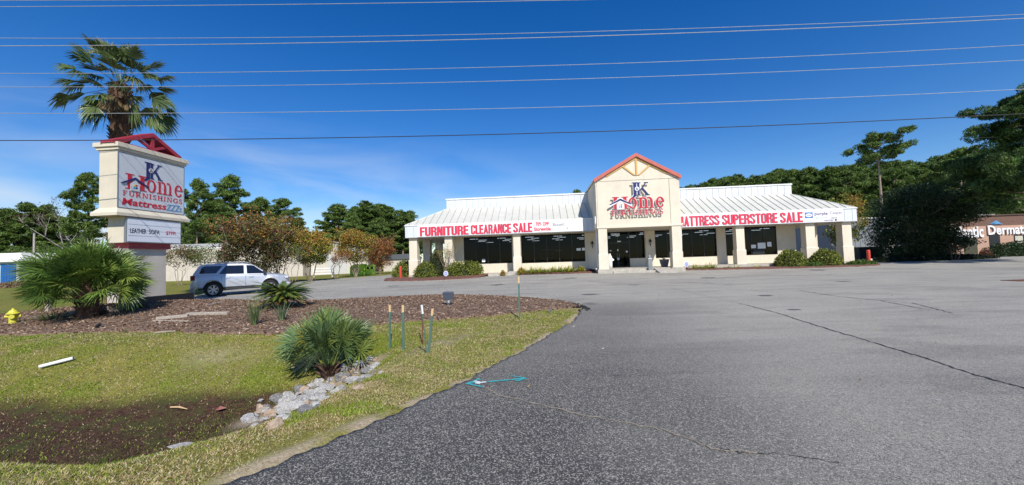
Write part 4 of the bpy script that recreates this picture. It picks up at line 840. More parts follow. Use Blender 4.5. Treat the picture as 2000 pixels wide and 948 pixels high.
# floor slab and porch
mb = MB(); mb.box(3.3, -.1, G0-.3, 15.9, WV+.3, .50) if False else None
pf = MB().box(9.0, .0, G0-.3, 16.2, WV, FL).box(22.7, .0, G0-.3, 33.8, WV, FL).box(0.0, .9, G0-.3, 9.0, WV, .46).box(16.2, -1.9, G0-.3, 22.65, WV, FL-.003)
pf.build('porch_floor', CONC, B)
MB().box(16.15, -2.35, G0-.35, 17.3, -1.55, FL+.0).build('plinth', CONC, B, bevel=.015); MB().box(21.75, -2.35, G0-.35, 22.75, -1.55, FL).build('plinth', CONC, B, bevel=.015)
st = MB().box(17.3, -2.05, G0-.35, 20.35, -1.89, FL-.012).box(17.3, -2.5, G0-.35, 20.5, -2.05, FL-.17); st.build('entrance_step', CONC, B, bevel=.01)
MB().add([(20.5, -1.9, FL-.01), (21.74, -1.9, FL-.01), (21.74, -3.6, .26), (20.5, -3.6, .26), (20.5, -1.9, 0), (21.74, -1.9, 0), (21.74, -3.6, 0), (20.5, -3.6, 0)], [(0, 1, 2, 3), (4, 7, 6, 5), (0, 3, 7, 4), (1, 5, 6, 2), (3, 2, 6, 7), (0, 4, 5, 1)]).build('ramp', CONC, B)
# soffit
MB().box(.02, .02, SOF, 16.2, 17.9, SOF+.04).box(16.2, WV-.5, SOF, 22.7, 17.9, SOF+.042).box(22.7, .02, SOF, 37.06, 17.9, SOF+.04).build('soffit', SOFFIT, B)
MB().box(16.25, -2.15, 3.78, 22.6, WV-.5, 3.83).build('soffit', SOFFIT, B)
# columns
def column(u0, u1, v0, v1, z0, ztop=SOF, brk=1.8, plinth=False, mt=STUCCO):
    c = MB().box(u0, v0, brk, u1, v1, ztop-.003).box(u0-.05, v0-.05, z0, u1+.05, v1+.05, brk-.03)
    k = len(c.v); a = .05
    c.add([(u0-a, v0-a, brk-.03), (u1+a, v0-a, brk-.03), (u1+a, v1+a, brk-.03), (u0-a, v1+a, brk-.03), (u0-.001, v0-.001, brk+.03), (u1+.001, v0-.001, brk+.03), (u1+.001, v1+.001, brk+.03), (u0-.001, v1+.001, brk+.03)], [(0, 1, 5, 4), (1, 2, 6, 5), (2, 3, 7, 6), (3, 0, 4, 7)])
    o = c.build('column', mt, B)
    if plinth: MB().box(u0-.07, v0-.07, G0-.35, u1+.07, v1+.07, z0+.0).build('column_base', CONC, o)
    return o
column(.25, .95, .25, .95, .52, plinth=True); column(.25, .95, 4.2, 4.9, .5); column(.25, .95, 8.6, 9.3, .5)
column(3.42, 4.08, .25, .9, .47, plinth=True); column(9.42, 10.02, .25, .85, .55)
column(27.85, 28.5, .25, .85, .6); column(33.3, 34.0, .25, .9, .6, plinth=True); column(36.1, 36.8, .25, .95, .6, plinth=True); column(36.1, 36.8, 4.2, 4.9, .5); column(36.1, 36.8, 8.6, 9.3, .5)
column(16.3, 16.98, -2.2, -1.6, FL, 3.78); column(21.92, 22.6, -2.2, -1.6, FL, 3.78)
# fascia
def ring(u0, v0, u1, v1, z0, z1, t):
    return MB().box(u0, v0, z0, u1, v0+t, z1).box(u0, v0+t, z0, u0+t, v1, z1).box(u1-t, v0+t, z0, u1, v1, z1)
ring(0, 0, 37.1, 18, 3.78, 4.80, .08).build('fascia', WMETAL2, B)
ring(-.05, -.05, 37.15, 18.05, 4.80, 4.88, .14).build('gutter', WTRIM, B)
mb = MB()
for i in range(62):
    u = .15+i*.6
    if u < 37: mb.box(u, -.012, 3.80, u+.018, -.001, 4.79)
for i in range(30): mb.box(-.012, .3+i*.6, 3.8, -.001, .318+i*.6, 4.79); mb.box(37.101, .3+i*.6, 3.8, 37.112, .318+i*.6, 4.79)
mb.box(0, -.014, 3.765, 37.1, -.001, 3.80); mb.build('fascia_seam', SEAM, B)
# skirt roof
z0r, z1r = 4.87, 6.55
MB().quad((0, 0, z0r), (37.1, 0, z0r), (34.1, 3, z1r), (3, 3, z1r)).build('skirt_roof', WMETAL, B, recalc=False)
MB().quad((0, 18, z0r), (0, 0, z0r), (3, 3, z1r), (3, 18, z1r)).quad((37.1, 0, z0r), (37.1, 18, z0r), (34.1, 18, z1r), (34.1, 3, z1r)).build('skirt_roof', WMETAL, B, recalc=False)
mb = MB(); sl = (z1r-z0r)/3
def rib(a, b): 
    a = Vector(a); b = Vector(b); d = (b-a).normalized(); s = d.cross(Vector((0, 0, 1))).normalized()*.013; h = Vector((0, 0, .045))
    mb.add([a-s, a+s, b+s, b-s, a-s+h, a+s+h, b+s+h, b-s+h], [(4, 5, 6, 7), (0, 1, 5, 4), (3, 7, 6, 2), (0, 4, 7, 3), (1, 2, 6, 5)])
for i in range(61):
    u = .35+i*.6; top = min(3, u, 37.1-u)
    if top > .1: rib((u, 0, z0r+.001), (u, top, z0r+sl*top))
for i in range(29):
    v = .6+i*.6
    top = min(3, v); rib((0, v, z0r), (top, v, z0r+sl*top)); rib((37.1, v, z0r), (37.1-top, v, z0r+sl*top))
mb.build('standing_seam', SEAMLT, B, recalc=False)
mb = MB(); rib((0, 0, z0r+.01), (3, 3, z1r+.01)); mb.build('hip_cap', WTRIM, B, recalc=False)
mb = MB(); rib((37.1, 0, z0r+.01), (34.1, 3, z1r+.01)); mb.build('hip_cap', WTRIM, B, recalc=False)
mb = ring(3.0, 3.0, 34.1, 18, 6.50, 7.42, .1); nface = len(mb.f)
ring(2.94, 2.94, 34.16, 18, 7.42, 7.53, .2).build('parapet_cap', WTRIM, B)
for i in range(56):
    u = 3.25+i*.56
    if u < 34: mb.box(u, 2.982, 6.54, u+.018, 2.999, 7.41)
q = mb.build('parapet', WMETAL2, B, recalc=False); q.data.materials.append(SEAM)
for i in range(nface, len(q.data.polygons)): q.data.polygons[i].material_index = 1
MB().quad((3.1, 3.1, 7.0), (34, 3.1, 7.0), (34, 17.9, 7.0), (3.1, 17.9, 7.0)).build('flat_roof', SEAM, B, recalc=False)
# entrance gable
ga, gb, gc = 16.23, 22.65, 19.44; ZE, ZP = 7.60, 9.42; gv = -2.2
MB().prism([(ga, 3.95), (gb, 3.95), (gb, ZE), (gc, ZP), (ga, ZE)], gv, 6.0).build('gable', STUCCO, B)
MB().prism([(ga-.03, 3.80), (gb+.03, 3.80), (gb+.03, 3.95), (ga-.03, 3.95)], gv-.05, -.02).build('gable_ledge', STUCCO, B, bevel=.01)
mb = MB()
def rake(x0, z0, x1, z1, y0, y1, th, m_): return m_.prism([(x0, z0), (x1, z1), (x1, z1-th), (x0, z0-th)], y0, y1)
sl_ = (ZP-ZE)/(gc-ga)
rake(ga-.12, ZE+.19-.12*sl_, gc, ZP+.19, gv-.18, gv+.05, .28, mb); rake(gc, ZP+.19, gb+.12, ZE+.19-.12*sl_, gv-.18, gv+.05, .28, mb); mb.build('rake_board', RAKE, B)
mb = MB(); rake(ga-.1, ZE+.16-.1*sl_, gc, ZP+.16, gv+.05, 6.1, .10, mb); rake(gc, ZP+.16, gb+.1, ZE+.16-.1*sl_, gv+.05, 6.1, .10, mb); mb.build('gable_roof', WMETAL, B)
MB().box(ga-.17, gv+.05, ZE-.02, ga-.10, 6, ZE+.08).box(gb+.10, gv+.05, ZE-.02, gb+.17, 6, ZE+.08).build('eave_trim', WTRIM, B)
mb = MB(); y0, y1 = gv-.06, gv-.001
o_ = .30; zb = 7.86
rake(gc-2.35, ZP-.14-2.35*sl_, gc, ZP-.14, y0, y1, .12, mb); rake(gc, ZP-.14, gc+2.35, ZP-.14-2.35*sl_, y0, y1, .12, mb)
mb.build('truss_chord', OCHRE, B); MB().box(gc-.07, y0-.002, zb, gc+.07, y1, ZP-.28).build('king_post', OCHRE, B)
for sg_ in (-1, 1):
    tx = gc+sg_*1.0; tz = ZP-.24-1.0*sl_; MB().prism([(gc+sg_*.09, zb+.02), (gc+sg_*.23, zb+.02), (tx+sg_*.07, tz-.04), (tx-sg_*.07, tz+.0)], y0-.004, y1).build('truss_strut', OCHRE, B)
GRV = mat('groove', (.22, .19, .14), .9)
MB().box(ga+.3, gv-.012, 7.50, gb-.15, gv-.001, 7.525).box(gb-.78, gv-.013, 3.96, gb-.755, gv-.001, 7.50).box(ga+.10, gv-.012, 3.96, ga+.115, gv-.001, 7.5).build('control_joint', GRV, B)
# gable sides below roof (forward of the wing fascia)
# downspouts
mb = MB().tube([(ga-.13, gv-.1, 4.75), (ga-.13, gv-.1, 4.2), (ga-.13, gv+.1, 4.0), (ga-.02, gv+.45, 3.6), (ga-.02, gv+.45, .75), (ga-.2, gv+.2, .6)], .05, 8); mb.build('downspout', WTRIM, B)
mb = MB().tube([(gb+.14, gv+.1, 4.0), (gb+.10, gv+.1, 3.9), (gb-.02+.08, gv+.3, 3.5), (gb+.08, gv+.5, .75), (gb+.25, gv+.2, .6)], .05, 8); mb.build('downspout', WTRIM, B)
# lanterns
for u in (16.35, 21.4):
    l = MB().box(u-.03, WV-.2, 2.95, u+.03, WV-.08, 3.0).lathe([(.01, .62), (.03, .52), (.10, .44), (.12, .40), (.05, .12), (.03, .0), (.015, -.1)], (u, WV-.2, 2.45), 10).build('wall_lantern', BLACK, B)
    MB().lathe([(.075, 0), (.085, .14)], (u, WV-.2, 2.62), 10).build('lantern_glass', HEADM, l)
# wall sign letters
sgn = thing('wall_sign', 'raised shop logo letters with house emblem on the entrance gable', 'sign', bw(0, 0, 0), FZ)
yv = gv-.20; off = .12
def raised(s, x0, x1, z0, z1, m, w, sp=.06, slope=0., g=.03):
    serif(s, x0, x1, z0, z1, yv, .03, WHITE, sgn, 'letter_backing', sp, w, grow=g, slope=slope); serif(s, x0, x1, z0, z1, yv-.032, .03, m, sgn, 'lettering', sp, w, slope=slope)
serif('J', 18.87, 19.445, 6.30, 7.28, yv+.0, .03, WHITE, sgn, 'letter_backing', w=.2, grow=.04); serif('J', 18.87, 19.445, 6.30, 7.28, yv-.032, .03, NAVY, sgn, 'lettering', w=.2)
serif('K', 19.30, 20.30, 6.25, 7.26, yv+.0, .035, WHITE, sgn, 'letter_backing', w=.16, grow=.04); serif('K', 19.30, 20.30, 6.25, 7.26, yv-.038, .03, NAVY, sgn, 'lettering', w=.16)
MB().prism([(19.36+.17*math.cos(a*.5236), 6.76+.17*math.sin(a*.5236)) for a in range(12)], yv-.088, yv-.071).build('ampersand_disc', WHITE, sgn)
text('&', 19.26, 19.46, 6.66, 6.86, yv-.089, .006, NAVY, sgn)
raised('H', 17.42, 18.66, 5.26, 6.20, LRED, .18)
raised('ome', 18.62, 21.40, 5.26, 6.50, LRED, .17, sp=.05)
house_mark(sgn, 17.18, 18.92, 5.60, 6.06, yv-.066, .95, .02, True)
raised('FURNISHINGS', 17.36, 21.28, 4.74, 5.16, LRED, .16, sp=.10, g=.02)
mb = MB()
for u, z in ((17.7, 5.8), (18.5, 5.8), (19.2, 6.6), (19.8, 6.6), (19.2, 5.5), (20.2, 5.5), (21.0, 5.5), (17.6, 4.95), (18.6, 4.95), (19.6, 4.95), (20.6, 4.95), (21.1, 4.95)): mb.tube([(u, gv, z), (u, yv-.01, z)], .012, 6)
mb.build('standoff', GALV, sgn)
# banners on the fascia
bl = thing('banner', 'long white banner reading FURNITURE CLEARANCE SALE on the left fascia', 'banner', bw(0, 0, 0), FZ)
MB().box(1.15, -.055, 3.82, 15.35, -.03, 4.83).build('sheet', BANNER, bl)
def btext(s, x0, x1, z0, z1, p_, slope=0., lbl=None):
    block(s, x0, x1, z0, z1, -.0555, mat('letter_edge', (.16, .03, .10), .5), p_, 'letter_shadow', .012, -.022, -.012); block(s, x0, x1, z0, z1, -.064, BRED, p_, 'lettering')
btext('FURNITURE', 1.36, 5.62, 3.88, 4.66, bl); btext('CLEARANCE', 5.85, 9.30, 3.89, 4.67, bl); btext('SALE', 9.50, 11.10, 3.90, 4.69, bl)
text(': 70% OFF', 11.24, 12.52, 4.36, 4.70, -.056, .004, BRED, bl, bold=.045); text('Storewide', 11.24, 12.66, 3.94, 4.27, -.056, .004, BRED, bl, bold=.045)
text('Bassett', 12.85, 13.85, 4.32, 4.58, -.056, .004, GREYT, bl)
text('CRAFTMASTER', 14.0, 15.1, 4.52, 4.66, -.056, .004, PALE, bl); text('FURNITURE', 14.1, 15.0, 4.33, 4.45, -.056, .004, PALE, bl); text('southern motion', 13.0, 14.9, 4.02, 4.12, -.056, .004, PALE, bl)
MB().prism([(14.05+.07*math.cos(a*.785), 4.1+.07*math.sin(a*.785)) for a in range(8)], -.062, -.056).build('leaf_mark', mat('leaf_green', (.3, .5, .2), .6), bl)
br = thing('banner', 'long white banner reading MATTRESS SUPERSTORE SALE on the right fascia', 'banner', bw(0, 0, 0), FZ)
MB().box(22.72, -.055, 3.80, 36.05, -.03, 4.80).build('sheet', BANNER, br)
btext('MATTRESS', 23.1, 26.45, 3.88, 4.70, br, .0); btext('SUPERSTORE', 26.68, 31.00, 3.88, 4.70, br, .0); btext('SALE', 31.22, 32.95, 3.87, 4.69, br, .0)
MB().box(33.12, -.06, 4.16, 33.72, -.056, 4.62).build('logo_square', mat('logo_blue', (.05, .16, .45), .5), br)
MB().prism([(33.42+.26*math.cos(a*.3927), 4.39+.15*math.sin(a*.3927)) for a in range(16)], -.064, -.0602).build('logo_oval', WHITE, br); text('Sealy', 33.24, 33.60, 4.32, 4.46, -.0645, .003, NAVY, br)
text('purple', 33.86, 34.86, 4.28, 4.62, -.056, .004, PURP, br, bold=.02); text('Casper', 35.02, 35.98, 4.34, 4.62, -.056, .004, PURP, br)
text('Beautyrest', 33.95, 34.85, 4.06, 4.20, -.056, .004, LBLUE, br, shear=.3); text('TEMPUR', 35.05, 35.55, 4.05, 4.14, -.056, .004, GREYT, br, bold=.02); text('PEDIC', 35.58, 35.92, 4.05, 4.14, -.056, .004, PALE, br)
text('nectar', 34.55, 35.30, 3.86, 4.00, -.056, .004, PURP, br, bold=.01); MB().box(35.38, -.06, 3.86, 35.52, -.056, 4.0).build('logo_square', NAVY, br)
# bits by the entrance
t = thing('planter', 'grey flared plant pot on the porch beside the right entrance column', 'planter', bw(21.72, -.6, FL), FZ)
MB().add([(-.2, -.2, 0), (.2, -.2, 0), (.2, .2, 0), (-.2, .2, 0), (-.32, -.32, .62), (.32, -.32, .62), (.32, .32, .62), (-.32, .32, .62)], [(0, 3, 2, 1), (4, 5, 6, 7), (0, 1, 5, 4), (1, 2, 6, 5), (2, 3, 7, 6), (3, 0, 4, 7)]).build('pot', mat('pot_grey', (.12, .12, .14), .6), t, bevel=.02)
C = blob_pts((0, 0, .72), .16, 60); V, F, c = cards(C, .05, 1, pick(60, [(.03, .04, .02)])); link('plant', npmesh('plant', V, F, c), LEAF, t)
t = thing('ashtray_post', 'narrow grey metal bin on a post at the entrance ramp', 'bin', bw(20.15, -2.2, .3), FZ)
MB().box(-.16, -.12, 0, .16, .12, 1.05).build('body', GALV, t, bevel=.02); MB().box(-.09, -.08, 1.052, .05, .08, 1.25).build('top', GALV, t, bevel=.015); MB().tube([(-.05, 0, 1.0), (-.25, 0, 1.15)], .02, 6).build('arm', GALV, t)
t = thing('covered_stand', 'white cloth-covered stand behind the left entrance column', 'stand', bw(17.28, -1.3, FL), FZ)
MB().lathe([(.16, 0), (.17, .5), (.14, 1.0), (.06, 1.12), (.05, 1.22)], (0, 0, 0), 10).build('cover', WHITE, t, smooth=True); MB().prism([(.1, .9), (.3, .75), (.28, .65), (.12, .6)], -.04, .04).build('flap', WHITE, t)
# beds in front
Bi = Bm.inverted()
def bed(name, poly, rise_=.0):
    def zf(x, y):
        v = Bi[1][0]*x+Bi[1][1]*y+Bi[1][3]; return lot_z(y, x)+rise_*sst((v+3.3)/3.0)
    return sheet(name, poly, .2, .025, MUL2, zf)
bed('flower_bed', smooth_poly([tuple(bw(u, v)[:2]) for u, v in [(-1.6, 1.5), (-1.6, -1.2), (-.6, -2.4), (2.5, -3.3), (5.6, -3.2), (7.0, -1.8), (7.3, -.4), (7.2, 1.2), (6.5, 2.3)]]), .16)
bed('flower_bed', [tuple(bw(u, v)[:2]) for u, v in [(9.9, -.05), (9.9, -1.1), (16.1, -1.3), (16.1, -.05)]], .10)
bed('flower_bed', smooth_poly([tuple(bw(u, v)[:2]) for u, v in [(22.8, 0), (22.9, -1.3), (26, -1.8), (30, -2.6), (35, -2.6), (38, -1.6), (38, 1.5)]]), .06)
MB().box(7.3, -.85, G0-.3, 8.5, .9, .48).build('front_step', CONC, B, bevel=.02); MB().box(8.55, -.55, G0-.3, 9.9, 0, .56).build('front_step', CONC, B, bevel=.02)
HG = [(.12, .15, .022), (.19, .22, .035), (.08, .11, .018), (.28, .30, .05)]
HG2 = [(.05, .065, .016), (.08, .09, .02), (.035, .045, .012)]
bush('hedge_shrub', 'dense clipped shrub at the left corner column of the store', bw(1.9, -.3, .30), 1.05, .85, 1.35, HG, 4200, .06)
bush('tall_shrub', 'taller dark shrub growing up between the two left columns', bw(2.75, .0, .30), .75, .6, 2.35, HG2, 3600, .06)
bush('hedge_shrub', 'long low clipped hedge under the first left window', bw(5.2, -.3, .30), 1.55, .8, 1.28, HG, 5600, .06, box=.3)
bush('hedge_shrub', 'green hedge left of the left corner column', bw(-1.2, 3.5, .30), 1.2, 2.2, 1.5, HG, 5200, .07)
tree('twiggy_shrub', 'twiggy half-bare shrub in front of the second left column', bw(3.6, -.35, .30), 2.9, YG+[(.20, .16, .06)], trunks=6, spread=.45, n=4, cr=.16, leaf=.04, lev=3, r0=.02, seed=81, cat='shrub', parts=('stem', 'foliage'), squash=.6)
bush('round_shrub', 'left of the two round clipped shrubs by the right wing', bw(31.5, -.5, .30), 1.15, .9, 1.35, HG, 5200, .06, group='round shrubs by the right wing')
bush('round_shrub', 'right of the two round clipped shrubs by the right wing', bw(34.1, -.5, .30), 1.15, .9, 1.32, HG, 5200, .06, group='round shrubs by the right wing')
JG = [(.07, .13, .02), (.10, .16, .03)]
bush('juniper', 'low spreading juniper between the two round shrubs', bw(32.85, -1.15, .30), .8, .35, .32, JG, 1300, .06)
bush('juniper', 'low spreading juniper at the right corner column', bw(36.4, -.95, .30), 1.15, .45, .36, JG, 1900, .06)
LL = [(.30, .36, .04), (.46, .45, .07), (.20, .26, .04)]
for i, u in enumerate([10.3, 10.9, 11.5, 12.1, 12.7, 13.3, 13.9, 14.4]):
    q = bw(u, -.45+random.uniform(-.1, .1), .30); strap('daylily', 'yellow-green daylily clump in the row under the second left window', 'plant', q, 90, random.uniform(.7, .9), LL, .085, 1.2, 'daylilies under the second left window', br=.22, bend=.7)
bush('yellow_shrub', 'small bright yellow shrub at the right end of the daylily row', bw(15.0, -.4, .3), .38, .3, .55, [(.45, .38, .04), (.30, .32, .04)], 800, .05)
bush('purple_shrub', 'small dark purple plant beside the left entrance column', bw(15.75, -.5, .3), .4, .3, .28, [(.07, .02, .035), (.10, .03, .04)], 500, .05)
bush('purple_shrub', 'small dark purple plant beside the right entrance column', bw(23.1, -.6, .3), .4, .3, .30, [(.10, .02, .03), (.20, .05, .03)], 500, .05)
bush('yellow_shrub', 'small golden shrub at the left end of the daylily row', bw(10.05, -.5, .3), .34, .3, .6, [(.50, .33, .05), (.35, .3, .05)], 700, .05)
bush('yellow_shrub', 'small orange-brown plant by the concrete front steps', bw(8.55, -.85, .3), .22, .2, .42, [(.42, .24, .06), (.35, .28, .05)], 400, .045)
for u, lb in ((24.2, 'left'), (24.9, 'middle'), (25.5, 'right')):
    strap('lily_clump', lb+' large strap-leaved lily clump right of the entrance', 'plant', bw(u, -.5, .3), 70, .68, LL, .06, 1.3, br=.25, bend=.7)
for u, lb in ((26.6, 'first'), (27.3, 'second'), (29.0, 'third')):
    strap('lily_clump', lb+' small lily clump right of the large ones along the right wing', 'plant', bw(u, -.5, .3), 40, .42, LL, .05, 1.5, br=.2, bend=.7)
# yard signs
SB = mat('shield_blue', (.30, .34, .72), .5)
def yard_sign(label, loc, rz):
    t = thing('yard_sign', label, 'sign', loc, rz); MB().tube([(0, .02, -.05), (0, .02, .35)], .012, 6).build('stake', GALV, t)
    oc = [(.2*math.cos(R(22.5+45*a)), .45+.22*math.sin(R(22.5+45*a))) for a in range(8)]; MB().prism(oc, -.006, .006).build('panel', WHITE, t)
    MB().prism([(a*.8, .45+(b-.45)*.8) for a, b in oc], -.010, -.0065).build('emblem', SB, t); text('ADT', -.12, .12, .40, .50, -.011, .003, WHITE, t)
q = bw(4.1, -2.3, .2); yard_sign('small blue and white security yard sign in the red mulch before the hedge', q, FZ)
q = bw(23.55, -.35, .31); yard_sign('small blue and white security yard sign right of the entrance', q, FZ)
# bollards
def bollard(label, loc, h, r):
    t = thing('bollard', label, 'bollard', loc, 0); MB().lathe([(r, -.1), (r, h-.06), (r*.8, h-.015), (r*.3, h)], (0, 0, 0), 16).build('post', BOLLM, t, smooth=False)
    MB().lathe([(r+.06, -.05), (r+.06, .03), (r, .035)], (0, 0, 0), 16).build('footing', CONC, t)
bollard('red steel bollard at the left corner of the store', bw(-.3, -.5, .2), 1.15, .11); bollard('red steel bollard at the right corner of the store', bw(37.6, -.2, .3), 1.15, .12)
t = thing('marker_post', 'short white capped post right of the right red bollard', 'post', bw(38.4, .6, .3)); MB().lathe([(.09, -.05), (.09, .22), (.06, .24), (.06, .30), (.085, .32), (.075, .40), (.02, .43)], (0, 0, 0), 12).build('pipe', WHITE, t)
MB().box(36.9, 2.0, 0, 39.4, 3.2, 1.25).build('dumpster', FRAMEM) if False else None

# =================================================================== roadside sign
SA = R(90-4.8)
RS = thing('roadside_sign', 'tall cream roadside sign with white shop logo panel and letter board', 'sign', (-15.6, 15.3, 0), SA)
rs = lambda mb_, n, m, **k: mb_.build(n, m, RS, **k)
rs(MB().box(.05, .02, 4.15, 2.93, .83, 6.50), 'cabinet', STUCCO_SIGN)
rs(MB().box(-.06, -.10, 6.62, 3.04, 1.02, 6.80).box(.0, -.04, 6.50, 2.98, .94, 6.62), 'cornice', STUCCO_SIGN, bevel=.01)
mb = MB(); a0 = [(-.08, -.12), (3.08, -.12), (3.08, 1.05), (-.08, 1.05)]; b0 = [(.04, .01), (2.94, .01), (2.94, .84), (.04, .84)]
mb.add([(x, y, 3.98) for x, y in a0]+[(x, y, 4.17) for x, y in b0], [(0, 1, 5, 4), (1, 2, 6, 5), (2, 3, 7, 6), (3, 0, 4, 7), (4, 5, 6, 7)]).box(-.08, -.12, 3.86, 3.08, 1.05, 3.98); rs(mb, 'ledge', STUCCO_SIGN)
rs(MB().box(.36, .06, 2.80, 2.66, .80, 3.86), 'lower_cabinet', STUCCO_SIGN)
rs(MB().box(.60, .12, 2.56, 2.36, .74, 2.795).box(.62, .06, 2.565, 2.32, .8, 2.62), 'red_band', REDM)
rs(MB().box(.30, .16, .1, 2.19, .72, 2.56), 'pillar', PILLAR_M)
rs(MB().box(.035, .0, 4.20, 2.88, .019, 6.42), 'sign_panel', SIGNFACE)
rs(MB().box(.03, -.012, 4.18, .05, .018, 6.44).box(2.865, -.012, 4.18, 2.885, .018, 6.44).box(.05, -.012, 6.42, 2.865, .018, 6.44).box(.05, -.012, 4.18, 2.865, .018, 4.20), 'panel_frame', GALV)
rb = rs(MB().box(.33, -.06, 2.80, 2.69, .058, 3.82), 'letter_board_frame', GALV)
MB().box(.37, -.072, 2.84, 2.65, -.0605, 3.78).build('letter_board', mat('board_white', (.70, .74, .80), .3, var=.03), rb)
mb = MB()
for z in (3.08, 3.31, 3.54): mb.box(.37, -.077, z, 2.65, -.0725, z+.012)
mb.build('letter_rail', SEAM, rb)
text('LEATHER', .46, 1.10, 3.19, 3.38, -.073, .006, BLACK, RS); text('SOFA', 1.21, 1.67, 3.19, 3.38, -.073, .006, BLACK, RS)
text('$799!', 1.96, 2.40, 3.18, 3.36, -.073, .006, LRED, RS)
y = -.001
serif('J', .99, 1.37, 5.60, 6.27, y, .010, NAVY, RS, 'lettering', w=.2); serif('K', 1.27, 1.82, 5.58, 6.25, y-.001, .012, NAVY, RS, 'lettering', w=.16)
MB().prism([(1.33+.10*math.cos(a*.5236), 5.93+.10*math.sin(a*.5236)) for a in range(12)], -.030, -.021).build('ampersand_disc', SIGNFACE, RS); text('&', 1.265, 1.395, 5.865, 5.995, -.0305, .004, RUST, RS)
serif('H', .30, 1.16, 4.99, 5.62, y, .010, LRED, RS, 'lettering', w=.16); serif('ome', 1.14, 2.80, 4.99, 5.80, y-.001, .010, LRED, RS, 'lettering', w=.13, sp=.06)
house_mark(RS, .12, 1.24, 5.19, 5.50, -.014, .60, .008, False)
serif('FURNISHINGS', .22, 2.78, 4.70, 4.90, y, .010, LRED, RS, 'lettering', sp=.20, w=.13)
text('Mattress', .20, 2.02, 4.31, 4.60, y, .010, LRED, RS, bold=.018, shear=.12); text('ZZZs', 2.03, 2.76, 4.30, 4.58, y, .010, LBLUE, RS, shear=.25)

# little red roof on top
mb = MB(); xm = 1.45; zt = 7.62
def slab(x0, z0, x1, z1, y0, y1, th): mb.prism([(x0, z0), (x1, z1), (x1, z1-th), (x0, z0-th)], y0, y1)
slab(-.10, 6.86, xm, zt, .05, .62, .09); slab(xm, zt, 2.80, 6.90, .05, .62, .09); rs(mb, 'roof_slab', REDM)
mb = MB()
for y0 in (.0, .60): slab(-.06, 6.86, xm, zt-.01, y0, y0+.07, .16); slab(xm, zt-.01, 2.76, 6.90, y0, y0+.07, .16)
rs(mb, 'rake', REDM)
mb = MB().box(xm-.07, .04, 6.80, xm+.07, .12, zt-.15).prism([(xm-.07, 6.86), (xm-.07, 6.98), (xm-.62, 7.25), (xm-.62, 7.13)], .045, .115).prism([(xm+.07, 6.86), (xm+.07, 6.98), (xm+.62, 7.22), (xm+.62, 7.10)], .045, .115).box(0.1, .042, 6.80, 2.6, .11, 6.87); rs(mb, 'truss', REDM)
# low timber rail with lantern posts
def post_lantern(name, label, loc, h, rz=0, parent=None):
    t = thing(name, label, 'post', loc, rz) if label else parent
    return t
A = at(376, 588); Cc = at(262, 606)
tf = thing('timber_rail', 'low weathered timber rail with lantern posts at the foot of the sign', 'fence', (0, 0, 0))
d = (A-Cc); d.z = 0; L_ = d.length; d.normalize(); s = Vector((-d.y, d.x, 0))*.06
for nm, (a, b) in (('rail', (Cc, A)),):
    z0 = gz(a.x, a.y)-.1; z1 = gz(b.x, b.y)-.1; a = Vector((a.x, a.y, 0)); b = Vector((b.x, b.y, 0))
    mb = MB().add([tuple(p+Vector((0, 0, z))) for z_, z__ in ((0, 0),) for p, z in ((a-s, z0), (a+s, z0), (b+s, z1), (b-s, z1), (a-s, z0+.52), (a+s, z0+.52), (b+s, z1+.52), (b-s, z1+.52))], [(0, 1, 2, 3), (4, 5, 6, 7), (0, 1, 5, 4), (1, 2, 6, 5), (2, 3, 7, 6), (3, 0, 4, 7)]); mb.build('rail', mat('shade_toned_wood', (.055, .045, .038), .9, var=.3, vs=14), tf)  # weathered rail; the shade it lies in is painted in as a darker wood colour
for q in (A, Cc):
    o = MB().box(q.x-.06, q.y-.06, q.z-.1, q.x+.06, q.y+.06, q.z+.42).build('post', WOODG, tf); MB().lathe([(.11, .42), (.12, .46), (.07, .47), (.07, .53), (.13, .54), (.11, .60), (.03, .63)], (q.x, q.y, q.z), 12).build('lantern_cap', mat('aged_grey', (.30, .29, .27), .8, var=.3, vs=20), o)
q = at(94, 611); t = thing('wooden_post', 'short grey wooden post left of the huge palmetto', 'post', q); MB().box(-.055, -.055, -.1, .055, .055, .45).build('shaft', WOODG, t); MB().box(-.07, -.07, .451, .07, .07, .49).build('cap', WOODG, t)

